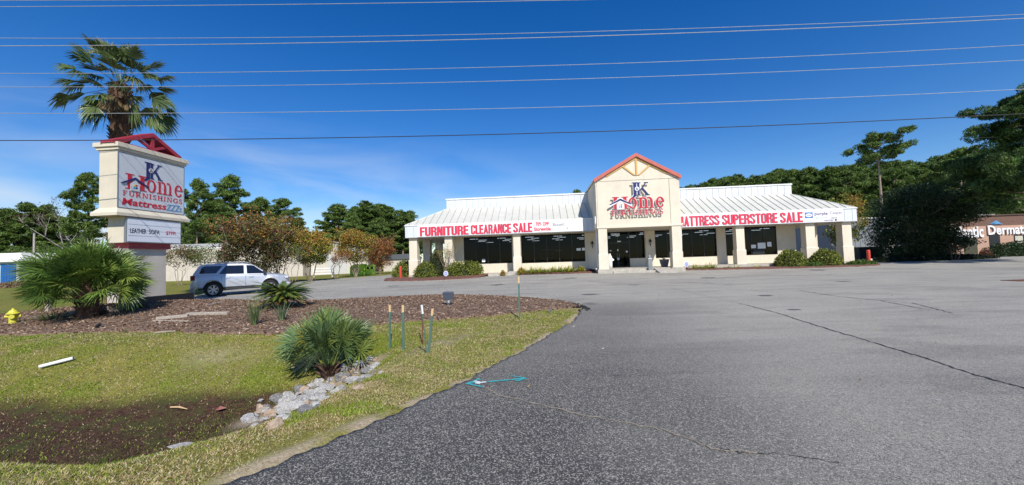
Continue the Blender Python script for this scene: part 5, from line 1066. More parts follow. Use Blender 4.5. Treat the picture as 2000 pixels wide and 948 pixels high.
# =================================================================== car
def suv():
    t = thing('parked_suv', 'silver four-door sport utility vehicle parked beside the roadside sign', 'car', (-16.6, 23.96, .0), R(35))
    L2 = 2.41; wr = -1.40; wf = 1.39; WR = .395
    xs = sorted(set(np.round(np.concatenate([np.linspace(-L2, L2, 60), wr+np.linspace(-.5, .5, 17), wf+np.linspace(-.5, .5, 17)]), 3)))
    lo = lambda x: np.interp(x, [-2.41, -2.2, -1.9, 1.9, 2.2, 2.41], [.60, .50, .48, .48, .48, .56])
    def bot(x):
        z = float(lo(x))
        for w in (wr, wf):
            if abs(x-w) < .46: z = max(z, .40+math.sqrt(max(0, .46**2-(x-w)**2))*1.0)
        return z
    belt = lambda x: float(np.interp(x, [-2.41, -2.3, 0, 1.0, 1.35, 2.1, 2.32, 2.41], [1.16, 1.18, 1.15, 1.13, 1.12, 1.04, .96, .80]))
    hw = lambda x: float(np.interp(x, [-2.41, -2.32, -2.1, 1.8, 2.15, 2.32, 2.41], [.78, .88, .93, .93, .88, .76, .60]))
    body = MB(); n = 7; rows = []
    for x in xs:
        b = bot(x); z = belt(x); w = hw(x); fl = .04 if min(abs(x-wr), abs(x-wf)) < .56 else 0
        b = min(b, z-.06)
        rows.append([(x, w-.06+fl, b), (x, w+fl*.9, b+.05), (x, w+.01, b+(z-b)*.45), (x, w, z-.12), (x, w-.035, z-.02), (x, w-.12, z+.02), (x, w*.5, z+.05 if x > 1.2 else z), (x, 0, z+.06 if x > 1.2 else z)])
    full = [r+[(x, -y, z) for x, y, z in reversed(r[:-1])] for r in rows]; m_ = len(full[0]); vs = [p for r in full for p in r]; fs = []
    for i in range(len(full)-1):
        for j in range(m_-1): fs.append((i*m_+j, i*m_+j+1, (i+1)*m_+j+1, (i+1)*m_+j))
    fs.append(tuple(range(m_))); fs.append(tuple((len(full)-1)*m_+j for j in range(m_-1, -1, -1))); body.add(vs, fs)
    bo = body.build('body', PAINT, t, smooth=True)
    bo.modifiers.new('e', 'EDGE_SPLIT').split_angle = R(38)
    MB().box(-2.1, -.72, .40, 2.1, .72, .60).build('underbody', PLAST, t)
    # cabin: side profile and tumblehome
    prof = [(-2.34, 1.17), (-2.20, 1.45), (-2.02, 1.70), (-1.75, 1.765), (-.9, 1.79), (0.0, 1.775), (.42, 1.72), (.62, 1.62), (1.32, 1.13)]
    def hwz(z): return .895-(z-1.13)*.27
    cab = MB(); P = prof; k = len(P)
    vs = [(x, hwz(z)-(.05 if z > 1.7 else 0), z) for x, z in P]+[(x, -(hwz(z)-(.05 if z > 1.7 else 0)), z) for x, z in P]; fs = [(i, i+1, i+1+k, i+k) for i in range(k-1)]+[tuple(range(k)), tuple(range(2*k-1, k-1, -1))]
    cab.add(vs, fs); co = cab.build('cabin', PAINT, t, bevel=.03)
    def side_win(poly, nm):
        for sg_ in (-1, 1):
            mb = MB(); vs = [(x, sg_*(hwz(z)+.008), z) for x, z in poly]; vi = [(x, sg_*(hwz(z)-.05), z) for x, z in poly]; q = len(poly)
            mb.add(vs+vi, [tuple(range(q))]+[(i, (i+1) % q, (i+1) % q+q, i+q) for i in range(q)]).build(nm, CARGLASS, t)
    side_win([(-2.04, 1.27), (-1.28, 1.27), (-.98, 1.66), (-1.80, 1.66), (-1.93, 1.60)], 'quarter_window'); side_win([(-1.14, 1.22), (.05, 1.20), (.03, 1.67), (-.75, 1.68), (-.84, 1.64)], 'rear_window'); side_win([(.20, 1.20), (1.13, 1.18), (.55, 1.62), (.38, 1.66), (.17, 1.67)], 'front_window')
    # pillar blackout, windscreen, rear glass
    def glass_quad(pts, nm): MB().add([tuple(p) for p in pts], [(0, 1, 2, 3)]).build(nm, CARGLASS, t, recalc=False)
    glass_quad([(1.28, .80, 1.175), (1.28, -.80, 1.175), (.66, -.68, 1.61), (.66, .68, 1.61)], 'windscreen'); glass_quad([(-2.345, -.75, 1.22), (-2.345, .75, 1.22), (-2.10, .66, 1.62), (-2.10, -.66, 1.62)], 'rear_glass')
    for sg_ in (-1, 1):
        MB().tube([(-1.85, sg_*.66, 1.80), (-1.7, sg_*.66, 1.845), (.1, sg_*.64, 1.85), (.3, sg_*.64, 1.79)], .025, 6).build('roof_rail', GALV, t)
        m = MB().box(1.02, sg_*.90-.02, 1.17, 1.10, sg_*.90+.02, 1.22); y0, y1 = sorted((sg_*.92, sg_*1.09)); m.box(1.0, y0, 1.18, 1.16, y1, 1.34); m.build('mirror', PLAST, t, bevel=.03)
        for x in (-.85, .30): y0, y1 = sorted((sg_*.945, sg_*.975)); MB().box(x, y0, 1.00, x+.24, y1, 1.035).build('door_handle', PAINT, t, bevel=.01)
        for x in (-1.02, .13, 1.14): y0, y1 = sorted((sg_*.925, sg_*.943)); MB().box(x, y0, .55, x+.012, y1, 1.09).build('door_gap', PLAST, t)
        y0, y1 = sorted((sg_*.70, sg_*.925)); MB().box(-2.435, y0, .92, -2.22, y1, 1.18).build('taillight', TAIL, t, bevel=.03)
        y0, y1 = sorted((sg_*.55, sg_*.86)); MB().box(2.05, y0, .84, 2.37, y1, .98).build('headlight', HEADM, t, bevel=.03)
        y0, y1 = sorted((sg_*.86, sg_*.95)); MB().box(-.88, y0, .36, .88, y1, .46).build('side_step', PLAST, t, bevel=.02)
    MB().box(2.30, -.5, .62, 2.43, .5, .92).build('grille', PLAST, t, bevel=.02); MB().box(-2.46, -.82, .48, -2.25, .82, .72).build('rear_bumper', PAINT, t, bevel=.05); MB().box(2.2, -.80, .42, 2.46, .80, .62).build('front_bumper', PAINT, t, bevel=.05)
    MB().prism([(-2.34, 1.70), (-2.0, 1.79), (-2.0, 1.74), (-2.3, 1.68)], -.66, .66).build('spoiler', PAINT, t)
    # wheel wells and wheels
    for w in (wr, wf):
        MB().tube([(w, -.66, .40), (w, .66, .40)], .44, 28).build('wheel_well', PLAST, t)
        for sg_ in (-1, 1):
            y = sg_*.84; o = link('wheel', None, None, t) if False else bpy.data.objects.new('wheel', None); COL.objects.link(o); o.parent = t; o.location = (w, y, WR)
            prf = [(.24, -.13), (.33, -.135), (.385, -.10), (.395, -.05), (.395, .05), (.385, .10), (.33, .135), (.24, .13)]
            mb = MB(); mb.lathe(prf, n=32, cap=False); mb.v = [(a, c, b) for a, b, c in mb.v]; mb.build('tyre', TYRE, o)
            mb = MB(); k2 = 0
            yy = sg_*.125
            for s_ in range(6):
                a = s_*math.pi/3+.3
                for da in (-.16, .16):
                    c_, s2 = math.cos(a+da*.5), math.sin(a+da*.5); c2, s3 = math.cos(a+da), math.sin(a+da); n1 = Vector((-s2, 0, c_))*.018; p0 = Vector((c_*.05, yy, s2*.05)); p1 = Vector((c2*.235, yy, s3*.235)); dy = Vector((0, -sg_*.03, 0))
                    mb.add([p0-n1, p0+n1, p1+n1, p1-n1, p0-n1+dy, p0+n1+dy, p1+n1+dy, p1-n1+dy], [(0, 1, 2, 3), (4, 5, 6, 7), (0, 1, 5, 4), (1, 2, 6, 5), (2, 3, 7, 6), (3, 0, 4, 7)])
            r = MB(); r.lathe([(.235, -.01), (.25, -.012), (.25, .012), (.235, .01)], n=28, cap=False); r.v = [(a, c+yy, b) for a, b, c in r.v]; mb.add(r.v, r.f)
            r = MB(); r.lathe([(.055, -.01), (.055, .015), (.03, .02)], n=12); r.v = [(a, c*sg_+yy, b) for a, b, c in r.v]; mb.add(r.v, r.f); mb.build('rim', RIM, o)
            r = MB(); r.lathe([(.236, -.005), (.236, .005)], n=24); r.v = [(a, c+sg_*.07, b) for a, b, c in r.v]; r.build('brake_disc', PLAST, o)
    t.scale = (1, 1, 1.07)
    return t
suv()

# =================================================================== small things round the bed
# hydrant
q = at(25, 634); t = thing('fire_hydrant', 'yellow fire hydrant at the left end of the mulch bed', 'hydrant', (q.x, q.y, q.z), R(40)); hs_ = .82
mb = MB().lathe([(.19, 0), (.19, .05), (.13, .07), (.13, .42), (.16, .44), (.16, .48)], n=18); mb.build('barrel', HYD, t, smooth=False)
MB().lathe([(.22, .481), (.22, .51), (.16, .56), (.12, .63), (.05, .68), (.04, .74)], n=18).build('bonnet', HYD, t)
for a, r_, l_ in ((0, .06, .24), (math.pi, .06, .24), (-math.pi/2, .08, .22)): MB().tube([(math.cos(a)*.1, math.sin(a)*.1, .37), (math.cos(a)*(l_-.04), math.sin(a)*(l_-.04), .37), (math.cos(a)*(l_-.039), math.sin(a)*(l_-.039), .37), (math.cos(a)*l_, math.sin(a)*l_, .37)], [r_, r_, r_*1.2, r_*1.2], 12).build('nozzle_cap', HYD, t)
t.scale = (.66, .66, .66)
# stakes
def stake(label, base, top, w=.022, rust=False, tag_=False):
    b = Vector(base); tp_ = Vector(top); t = thing('stake', label, 'stake', b); v = tp_-b; c = v*.84
    if rust: MB().tube([(0, 0, -.1), v], .013, 6).build('rod', RUST, t); return
    x = Vector((w, 0, 0)); y = Vector((0, w*.5, 0))
    def bar(p, q, m, n): MB().add([p-x-y, p+x-y, p+x+y, p-x+y, q-x-y, q+x-y, q+x+y, q-x+y], [(0, 3, 2, 1), (4, 5, 6, 7), (0, 1, 5, 4), (1, 2, 6, 5), (2, 3, 7, 6), (3, 0, 4, 7)]).build(n, m, t)
    bar(Vector((0, 0, -.1)), c, TREATED, 'shaft'); bar(c+Vector((0, 0, .001)), v, BARE, 'tip')
    if tag_: bar(v*.40, v*.62, WHITE, 'paper_tag') if False else None
def st_at(label, b, tpx, **k):
    q = at(*b); d = ray(*tpx); tt = q.y/d.y; stake(label, q, (d.x*tt, q.y, EYE+d.z*tt), **k)
st_at('green garden stake with bare wood tip, leftmost by the ditch palmetto', (761, 681), (761.5, 596), w=.022); st_at('second green stake from the ditch palmetto', (788, 685), (787, 596), w=.024)
st_at('green stake leaning right beside the rusty rod', (836, 690), (845, 603), w=.020); st_at('tall single green stake at the edge of the grass near the asphalt', (1014.5, 622), (1013, 541), w=.022)
st_at('thin rusty metal rod among the stakes', (826, 672), (823, 575), rust=True)
q = at(834, 691); d = ray(823, 594); tt = q.y/d.y; v = Vector((d.x*tt, q.y, EYE+d.z*tt)); t = thing('stake', 'thin mottled stake with a white paper tag leaning left against the rusty rod', 'stake', q); v = v-q
MB().tube([(0, 0, -.1), v], .011, 6).build('shaft', TREATED, t); a = v*.80; b = v*.98; MB().tube([a, b], .02, 4).build('paper_tag', WHITE, t)
q = at(1013, 622)
# white pipe
a = at(77, 723)+Vector((0, 0, .07)); b = at(143, 706)+Vector((0, 0, .07)); MBp = MB(); dd = (b-a).normalized()
r = MB().tube([a, b], .035, 12, cap=False); r.tube([a+dd*.001, b-dd*.001], .028, 12, cap=False); o = r.build('pipe', WHITE, recalc=False); tag(o, 'white plastic pipe lying on the grass slope', 'pipe')
# stick and flotsam
for (p0, p1, m, lb) in (((333, 801), (366, 806), BARE, 'pale stick lying in the grass above the muddy ditch'), ((300, 655), (343, 652), WOODG, 'thin pale stick at the lower edge of the mulch bed')):
    a = at(*p0)+Vector((0, 0, .05)); b = at(*p1)+Vector((0, 0, .06)); tag(MB().tube([a, (a+b)/2+Vector((0, .01, .015)), b], [.014, .018, .006], 6).build('stick', m), lb, 'stick')
a = at(430, 805); tag(MB().add([a+Vector((-.1, 0, .03)), a+Vector((0, -.05, .05)), a+Vector((.12, 0, .07)), a+Vector((0, .07, .06)), a+Vector((0, 0, .11))], [(0, 1, 4), (1, 2, 4), (2, 3, 4), (3, 0, 4), (0, 3, 2, 1)]).build('dead_leaf', mat('leaf_pink', (.28, .10, .08), .7, var=.3)), 'curled reddish dead leaf in the ditch', 'leaf')
# landscape timbers
def timber(label, a, b, w=.07, h=.10, rz=0, lift=.03):
    a = at(*a); b = at(*b); a.z += lift; b.z += lift; d = (b-a).normalized(); s = d.cross(Vector((0, 0, 1))).normalized()*w; u = Vector((0, 0, h))
    tag(MB().add([a-s, a+s, b+s, b-s, a-s+u, a+s+u, b+s+u, b-s+u], [(0, 3, 2, 1), (4, 5, 6, 7), (0, 1, 5, 4), (1, 2, 6, 5), (2, 3, 7, 6), (3, 0, 4, 7)]).build('timber', WOODG, bevel=.02), label, 'timber')
timber('long weathered timber lying in the mulch, the rear one', (368, 619), (446, 617)); timber('dark split timber lying in the mulch, angled left', (306, 628), (368, 622)); timber('thin pale timber strip lying in front in the mulch', (298, 630), (368, 631), w=.03, h=.04)
timber('broken branch piece at the back of the mulch near the lot', (402, 600), (436, 592), w=.03, h=.04)
# floodlight
q = at(876, 599); t = thing('floodlight', 'grey metal floodlight on a short post in the mulch', 'floodlight', q, R(-12))
MB().tube([(0, 0, -.1), (0, 0, .16)], .03, 8).build('post', GALV, t); MB().lathe([(.06, .10), (.07, .14), (.05, .2), (.02, .22)], n=10).tube([(-.08, 0, .14), (.08, 0, .2)], .035, 8).build('junction_box', GALV, t)
o = MB().add([(-.15, -.02, .22), (.15, -.02, .22), (.15, .16, .26), (-.15, .16, .26), (-.18, -.10, .48), (.18, -.10, .48), (.16, .10, .50), (-.16, .10, .50)], [(0, 3, 2, 1), (4, 5, 6, 7), (0, 1, 5, 4), (1, 2, 6, 5), (2, 3, 7, 6), (3, 0, 4, 7)]).build('lamp_head', mat('lamp_grey', (.14, .15, .17), .4, metal=.3), t, bevel=.015)
MB().add([(-.12, -.035, .26), (.12, -.035, .26), (.14, -.092, .44), (-.14, -.092, .44)], [(0, 1, 2, 3)]).build('lens', mat('lens_blue', (.10, .13, .18), .1), o, recalc=False); o.location.y = .0
q = at(192, 645); t = thing('spotlight', 'small black spotlight near the lower edge of the mulch', 'spotlight', q); MB().tube([(0, 0, -.05), (0, 0, .1)], .01, 6).build('spike', BLACK, t); MB().tube([(-.05, 0, .1), (.06, -.02, .16)], .04, 10).build('lamp_head', BLACK, t)
q = at(1075, 613); t = thing('spotlight', 'tiny grey ground light in the grass at the tip of the island', 'spotlight', q); MB().tube([(0, 0, -.05), (0, 0, .06)], .012, 6).build('spike', GALV, t); MB().tube([(-.04, 0, .07), (.05, -.02, .12)], .03, 8).build('lamp_head', GALV, t)
q = at(205, 480, 0)
# rocks
def rock(loc, sx_, sy_, sz_, m, seed, rz, label, group=None):
    bm = bmesh.new(); bmesh.ops.create_icosphere(bm, subdivisions=4, radius=1); rd = np.random.default_rng(seed)
    pl_ = rd.normal(size=(13, 3)); pl_ /= np.linalg.norm(pl_, axis=1)[:, None]; dd_ = rd.uniform(.48, .85, 13)
    for v in bm.verts:
        c = np.array(v.co)
        for n_, q_ in zip(pl_, dd_):
            e = c@n_-q_
            if e > 0: c = c-n_*e
        c = c*1.25*(1+.03*math.sin(c[0]*9+seed)+.025*math.sin(c[1]*13+c[2]*7)+.02*math.sin(c[0]*31+c[2]*27)); v.co = Vector(c)*1.0; v.co = Vector((v.co.x*sx_, v.co.y*sy_, v.co.z*sz_))
    me = bpy.data.meshes.new('rock'); bm.to_mesh(me); bm.free(); o = link('rock', me, m); o.location = loc; o.rotation_euler = (rd.uniform(-.3, .3), rd.uniform(-.3, .3), rz); tag(o, label, 'rock', group); return o
RL = 'light grey granite rock in the riprap line below the ditch palmetto'
rocks = [(490, 822, .20, .14, .13, 0), (512, 806, .15, .10, .09, 1), (530, 812, .16, .12, .09, 1), (508, 798, .09, .08, .08, 2), (540, 782, .16, .10, .10, 0), (560, 776, .17, .12, .10, 0), (572, 800, .30, .15, .13, 0), (600, 786, .20, .13, .11, 0), (604, 768, .16, .11, .09, 0),
         (585, 762, .13, .10, .08, 0), (632, 764, .26, .14, .12, 0), (620, 748, .16, .10, .09, 0), (645, 744, .12, .09, .07, 0), (662, 762, .18, .12, .09, 0), (672, 738, .26, .15, .12, 0), (655, 728, .14, .09, .08, 0), (690, 746, .20, .12, .09, 0), (692, 728, .16, .12, .11, 2),
         (700, 716, .17, .11, .10, 0), (717, 726, .16, .10, .08, 0), (733, 715, .14, .10, .07, 0), (722, 704, .12, .09, .08, 0), (668, 716, .12, .09, .09, 0), (640, 778, .22, .10, .08, 0), (680, 724, .10, .08, .07, 0), (610, 780, .12, .09, .08, 0), (556, 792, .12, .09, .07, 1), (648, 752, .10, .07, .06, 1), (710, 740, .10, .07, .05, 0)]
spec = {0: 'pinkish grey rock at the lower left end of the riprap line', 3: 'small tan boulder at the muddy end of the riprap line', 6: 'biggest pale rock in the middle of the riprap line', 17: 'brown flat rock lying on top of the grey riprap'}
for i, (px, py, a, b, c, k) in enumerate(rocks):
    q = at(px, py); sc_ = .74; rock((q.x, q.y, q.z+c*.1), a*sc_, b*sc_, c*.9, (ROCKM, ROCKC, ROCKM, ROCKC, ROCKD)[i % 5] if k == 0 else ROCKB, i+3, R(20+random.uniform(-30, 30)), spec.get(i, RL if k == 0 else 'tan stone wedged among the grey riprap rocks'), 'riprap rocks')
for i in range(95):
    k = rng.uniform(); px = 500+k*235+rng.normal()*12; py = 815-k*103+rng.normal()*13; q = at(px, py); a = rng.uniform(.03, .075); rock((q.x, q.y, q.z+a*.3), a*1.3, a, a*.75, (ROCKM, ROCKC, ROCKB, ROCKD, ROCKM)[i % 5], 200+i, rng.uniform(0, 6), 'small rubble stone between the big riprap rocks', 'small riprap stones')
q = at(362, 872); rock((q.x, q.y, q.z+.0), .20, .09, .035, ROCKM, 77, R(15), 'single pale rock at the mud away from the riprap line')
# root plate / dead wood by the ditch palmetto
mb = MB(); q = at(612, 722)
for i in range(11):
    a = random.uniform(1.5, 5.5); l_ = random.uniform(.25, .5); mb.tube([(0, 0, .02), (math.cos(a)*l_*.5, math.sin(a)*l_*.4, random.uniform(.05, .25)), (math.cos(a)*l_, math.sin(a)*l_*.8, random.uniform(-.05, .12))], [.03, .02, .008], 5)
o = mb.build('dead_roots', WOODG, loc=(q.x, q.y, q.z+.06)); tag(o, 'tangle of dead palmetto stems beside the riprap', 'roots')
# leaf litter
x = rng.uniform(-6, 14, 700); y = rng.uniform(2.5, 26, 700); C = np.stack([x, y, lot_z(y, x)+.02], 1); k = inpoly(x, y, LOT) & (dist_line(x, y, EDGE) > .3); C = C[k][:160]
V, F, c = cards(C, .028, 1.0, pick(len(C), [(.25, .12, .05), (.15, .09, .05), (.4, .3, .12), (.45, .42, .38)]), flat=.2); tag(link('leaf_litter', npmesh('leaf_litter', V, F, c), CHIPM), kind='stuff')
# tar heap where the asphalt edge crumbles
q = at(1133, 601); mb = MB()
for i in range(46):
    a = Vector((q.x+random.gauss(0, .12), q.y+random.gauss(0, .45), random.uniform(-.01, .03))); s_ = random.uniform(.02, .06); mb.lathe([(s_*.8, 0), (s_, s_*.5), (s_*.4, s_)], a, 5)
tag(mb.build('asphalt_rubble', CRK), kind='stuff')

# =================================================================== background buildings
CW = mat('cream_metal', (.56, .51, .43), .6, var=.06, vs=1, dirt=(.42, .38, .32)); CR = mat('pale_roof', (.50, .50, .47), .6, var=.06)
def shed(name, label, cat, corners, h, peak, wm, rm, ribs=None, overh=.15):
    """gabled building; corners a,b = front wall ends, depth to the back, ridge along the front"""
    a, b, dep = corners; a = Vector((*a, 0)); b = Vector((*b, 0)); u = (b-a).normalized(); L_ = (b-a).length; t = thing(name, label, cat, (a.x, a.y, gz(a.x, a.y)), math.atan2(u.y, u.x))
    mb = MB().box(0, 0, -.3, L_, dep, h); mb.add([(0, 0, h), (0, dep, h), (0, dep/2, peak), (L_, 0, h), (L_, dep, h), (L_, dep/2, peak)], [(0, 1, 2), (3, 5, 4)]); mb.build('wall', wm, t, recalc=False)
    o = overh; mb = MB(); s = (peak-h)/(dep/2); th = .12
    for y0, y1 in ((-o, dep/2), (dep+o, dep/2)):
        z0 = h-s*o+.01; mb.add([(-o, y0, z0), (L_+o, y0, z0), (L_+o, y1, peak+.01), (-o, y1, peak+.01), (-o, y0, z0+th), (L_+o, y0, z0+th), (L_+o, y1, peak+th), (-o, y1, peak+th)], [(0, 1, 2, 3), (4, 7, 6, 5), (0, 4, 5, 1), (1, 5, 6, 2), (0, 3, 7, 4)])
    mb.build('roof', rm, t); 
    if ribs:
        mb = MB(); n = int(L_/ribs)
        for i in range(1, n): mb.box(i*ribs, -.03, 0, i*ribs+.05, -.002, h-.02)
        mb.build('wall_rib', wm, t)
    return t
w1 = atY(330, 540, 60); w2 = atY(585, 540, 60)
ws = shed('warehouse', 'long low cream metal warehouse behind the silver car', 'warehouse', ((w1.x-6, 58), (w2.x, 61), 16), 5.0, 5.9, CW, CR, ribs=1.2)
MB().box(0, -.09, 4.75, 26, -.031, 4.98).build('gutter', WTRIM, ws)
a = atY(560, 540, 64); b = atY(690, 540, 70)
t = thing('warehouse', 'cream gable-fronted warehouse half hidden by the crepe myrtles', 'warehouse', (a.x, 63, 0), R(14)); wd = 13.0
MB().prism([(0, -.3), (wd, -.3), (wd, 4.3), (wd*.42, 5.9), (0, 4.8)], 0, 18).build('wall', CW, t)
mb = MB(); rake(-.3, 4.85, wd*.42, 6.05, -.25, 18, .12, mb); rake(wd*.42, 6.05, wd+.4, 4.30, -.25, 18, .12, mb); mb.build('roof', CR, t); MB().box(6.5, -.04, 0, 9.6, -.005, 3.2).build('roll_door', CR, t); MB().box(1.5, -.04, 0, 2.5, -.006, 2.2).build('door', GALV, t)
# small far hut left of the store
s = thing('far_shed', 'small grey-roofed shed far behind beside the left corner column', 'shed', gp(775, 72)); MB().box(-2.5, 0, -.2, 3.5, 4, 2.2).build('wall', CW, s); MB().prism([(-2.8, 2.2), (3.8, 2.2), (3.0, 3.1), (-2.0, 3.1)], -.3, 4.3).build('roof', mat('dark_roof', (.09, .10, .11), .8), s)
# white board fence and green box
p0 = atY(612, 545, 50); fr = thing('board_fence', 'white three-rail board fence by the warehouse lawn', 'fence', (p0.x, 50, gz(p0.x, 50)))
for i in range(2): MB().box(i*2.4, -.07, -.2, i*2.4+.14, .07, 1.25).build('post', WHITE, fr)
for z in (.35, .70, 1.05): MB().box(.14, -.10, z, 2.55, -.071, z+.12).build('rail', WHITE, fr)
p0 = atY(672, 540, 46); gb_ = thing('utility_cabinet', 'bright lime-green utility cabinet on the lawn by the board fence', 'cabinet', (p0.x-1.2, 50.5, gz(p0.x, 50)), R(8))
LIME = mat('lime_green', (.50, .74, .06), .5, var=.08); MB().prism([(0, 0), (1.9, 0), (1.9, 1.5), (.5, 1.5), (0, 1.1)], 0, 1.1).build('body', LIME, gb_, bevel=.03); MB().box(1.903, .1, .05, 3.0, 1.0, 1.35).build('side_box', LIME, gb_, bevel=.03); MB().box(2.1, .07, .8, 2.4, .098, 1.1).box(2.6, .07, .8, 2.9, .098, 1.1).build('vent', BLACK, gb_)
# blue shed far left
p0 = atY(-60, 560, 58); bs_ = thing('blue_shed', 'blue roll-door storage shed with white roof edge at the far left', 'shed', (p0.x, 58, gz(p0.x, 58)-.1)); wL = atY(37, 560, 58).x-p0.x
BLU = mat('blue_door', (.015, .11, .36), .5, var=.08); MB().box(0, 0, 0, wL, 8, 3.75).build('wall', mat('pale_blue_wall', (.45, .52, .55), .7), bs_)
mb = MB(); 
for i in range(3): mb.box(wL-1.3-i*3.4-2.3+.9, -.06, .1, wL-i*3.4-.45, -.005, 3.5)
mb.build('roll_door', BLU, bs_); mb = MB()
for i in range(26): mb.box(wL-.55-i*.42, -.075, .1, wL-.51-i*.42, -.0605, 3.45)
mb.build('door_rib', mat('blue_door_dark', (.01, .06, .20), .5), bs_)
MB().box(-.2, -.5, 3.76, wL+.5, 8.2, 4.2).prism([(-.2, 4.2), (wL+.5, 4.2), (wL+.2, 5.1), (-.2, 5.1)], .0, 8.2).build('roof', WTRIM, bs_)
bush('dry_brush', 'strip of dry brown brush in front of the blue shed', gp(62, 52), 5.5, 1.2, .9, [(.28, .20, .12), (.20, .14, .08)], 5000, .12)
for px, h_ in ((66, 14), (48, 9)): q = gp(px, 66); t = thing('utility_pole', ('taller' if h_ == 14 else 'shorter')+' bare grey pole among the trees above the palmetto', 'pole', q); MB().tube([(0, 0, -.2), (0, 0, h_*.62)], .14, 8).build('shaft', mat('pole_grey', (.34, .31, .27), .9), t); MB().lathe([(.16, h_*.62), (.16, h_*.62+.05), (.05, h_*.62+.12)], n=8).build('cap', GALV, t)
# chain-link-ish fence with posts behind the car
# grey metal shed on the right
GMET = mat('grey_cladding', (.20, .22, .24), .6, var=.08); a = gp(1660, 46); b = gp(1905, 48)
gs = shed('metal_shed', 'long grey metal-clad building behind the store and the dark evergreen', 'building', ((a[0]-3, 45), (b[0], 46), 14), 4.7, 5.3, GMET, CR, ribs=.6)
WL_ = (b[0]-a[0]+3)
MB().box(6.9, -.12, .0, 9.3, -.035, 2.6).build('roll_door', WTRIM, gs)
t = thing('dumpster', 'dark waste container beside the right red bollard', 'container', gp(1700, 37.5), FZ); MB().prism([(-.9, .1), (1.1, .1), (1.2, 1.35), (-1.0, 1.35)], 0, 1.2).build('body', mat('dumpster_dark', (.02, .025, .03), .6), t, bevel=.02); MB().box(-1.02, -.03, 1.351, 1.22, 1.25, 1.41).build('lid', BLACK, t)
# brick clinic
BRK = bpy.data.materials.new('brick'); BRK.use_nodes = True; t_ = BRK.node_tree; bt = N(t_, 'ShaderNodeTexBrick'); bt.inputs['Scale'].default_value = 1; bt.inputs['Color1'].default_value = (.50, .30, .21, 1); bt.inputs['Color2'].default_value = (.43, .24, .16, 1); bt.inputs['Mortar'].default_value = (.42, .34, .27, 1); bt.inputs['Brick Width'].default_value = .22; bt.inputs['Row Height'].default_value = .075; bt.inputs['Mortar Size'].default_value = .008
tc_ = N(t_, 'ShaderNodeTexCoord'); mp_ = N(t_, 'ShaderNodeMapping'); mp_.inputs['Rotation'].default_value = (R(90), 0, 0); t_.links.new(tc_.outputs['Object'], mp_.inputs[0]); t_.links.new(mp_.outputs[0], bt.inputs['Vector']); t_.links.new(bt.outputs[0], t_.nodes['Principled BSDF'].inputs['Base Color']); t_.nodes['Principled BSDF'].inputs['Roughness'].default_value = .9
Yc = 41.0; a = gp(1845, Yc); cl = thing('clinic', 'brick clinic building with white letters at the right edge', 'building', (a[0], Yc, .0), R(-1.5))
def cu(px): return atY(px, 480, Yc).x-a[0]
def cz(px, py): return atY(px, py, Yc).z
MB().box(0, 0, -.3, 26, 12, 3.5).build('wall', BRK, cl)
MB().box(0, -.001, 3.502, 26, 12, 4.55).build('parapet', mat('brown_eifs', (.15, .085, .06), .9, var=.1), cl); MB().box(-.1, -.12, 4.552, 26.1, 12.1, 4.66).build('coping', mat('coping_brown', (.10, .06, .045), .8), cl)
MB().box(cu(1930), -.05, .2, cu(1950), -.002, 2.6).build('door', BLACK, cl); MB().box(cu(1881), -.05, .2, cu(1906), -.002, 2.6).build('entry_shade_panel', mat('olive_shadow', (.06, .06, .035), .7), cl)  # flat panel on the wall; its dark colour paints the shade of the entry
for x in (1977, 2030, 2080): f = MB().box(cu(x), -.04, 1.15, cu(x)+1.1, -.002, 2.45).build('window', FRAMEM, cl); MB().box(cu(x)+.08, -.048, 1.2, cu(x)+.85, -.0405, 2.35).build('blind', mat('blind_cream', (.5, .48, .38), .8), f)
z0 = cz(1900, 466); 
text('Atlantic', cu(1852), cu(1918), cz(1890, 464.5), cz(1890, 441.5), -.05, .10, WHITE, cl, bold=.02); text('Dermatology', cu(1927), cu(2042), cz(1960, 460.5)-.18, cz(1960, 440), -.05, .10, WHITE, cl, bold=.02)
MB().prism([(cu(1932), cz(1945, 438)), (cu(1945), cz(1945, 431)), (cu(1953), cz(1945, 437.5)), (cu(1943), cz(1945, 436))], -.1, -.02).prism([(cu(1936), cz(1945, 438.5)), (cu(1946), cz(1945, 435.5)), (cu(1957), cz(1945, 438.5))], -.13, -.101).build('logo', LBLUE, cl)
MB().box(cu(1872), -2.2, -.2, cu(1925), -.01, .16).build('doorstep', CONC, cl)
bush('hedge', 'dark clipped hedge in front of the brick clinic at the right edge', (gp(1975, 38.5)[0]+1.5, 38.5, .0), 3.6, 1.0, 1.75, [(.02, .045, .014), (.03, .06, .018)], 7000, .08, box=.35)
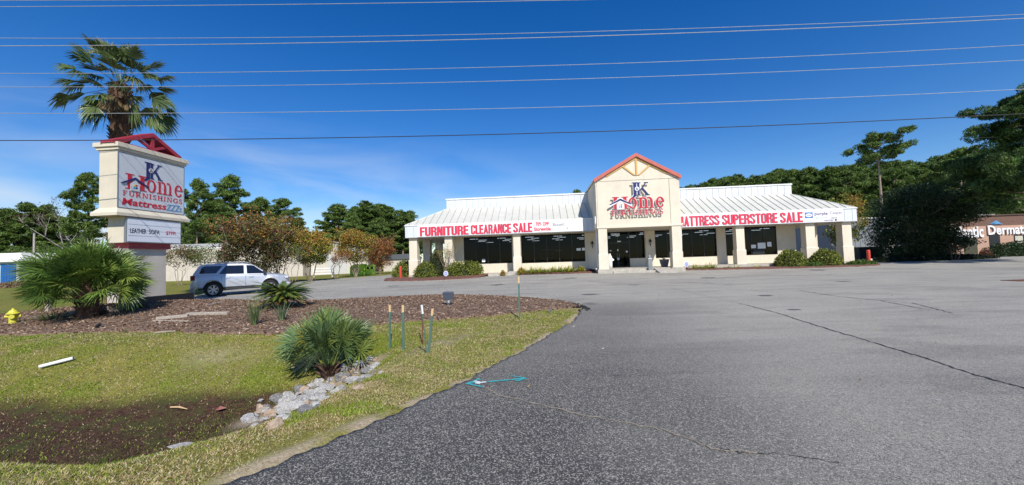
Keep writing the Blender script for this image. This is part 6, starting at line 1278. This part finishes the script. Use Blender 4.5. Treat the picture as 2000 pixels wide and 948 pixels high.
bush('red_shrub', 'small reddish shrub between the clinic steps and the dark hedge', (gp(1922, 38.3)[0], 38.2, .0), .55, .5, 1.2, [(.18, .05, .03), (.12, .06, .03)], 1400, .06)
bush('dark_groundcover', 'low dark planting strip under the broad evergreen', gp(1800, 34.2), 6.2, .7, .55, [(.012, .02, .01), (.02, .03, .012)], 6000, .09)
# drain grate
q = at(1997, 549); tag(MB().box(q.x-.5, q.y-.35, float(lot_z(q.y))+.004, q.x+.5, q.y+.35, float(lot_z(q.y))+.02).build('drain_cover', RUST), 'rusty storm drain cover set in the lot at the right edge', 'drain cover')
# =================================================================== overhead lines
WIRE = mat('wire_light', (.42, .44, .46), .5, metal=.3); WIRED = mat('wire_dark', (.02, .02, .02), .6)
lines = [([(0, 1), (300, 0.5), (1000, -9), (2000, -36)], .016, WIRE, 'topmost thin overhead line at the upper edge of the sky'), ([(0, 14), (600, 7), (1200, 0), (2000, -22)], .018, WIRE, 'second overhead line from the top'),
         ([(0, 75), (500, 73), (1000, 66), (1500, 51), (2000, 28)], .016, WIRE, 'third overhead line, the upper of the close pair'), ([(0, 90), (500, 86), (1000, 75), (1500, 59), (2000, 36)], .022, WIRE, 'fourth overhead line, the lower of the close pair'),
         ([(0, 144), (500, 140), (1000, 131), (1500, 113), (2000, 88)], .016, WIRE, 'fifth overhead line from the top'), ([(0, 170), (500, 168), (1000, 158), (1500, 141), (2000, 118)], .016, WIRE, 'sixth overhead line from the top'),
         ([(0, 222), (500, 219), (1000, 212), (1500, 197), (2000, 174)], .016, WIRE, 'seventh overhead line from the top'), ([(0, 275), (500, 271), (1000, 262), (1500, 246), (2000, 222)], .026, WIRED, 'thick black cable, lowest of the overhead lines')]
for P, r_, m, lb in lines:
    Yw = 13.5; pts = [atY(a, b, Yw) for a, b in P]; X_ = np.array([p.x for p in pts]); Zp = np.array([p.z for p in pts]); cf = np.polyfit(X_, Zp, 2); xx = np.linspace(-34, 34, 40)
    tag(MB().tube([(x, Yw, np.polyval(cf, x)) for x in xx], r_*.55, 6).build('overhead_cable', m), lb, 'cable', 'overhead cables')
print('objects', len(bpy.data.objects))
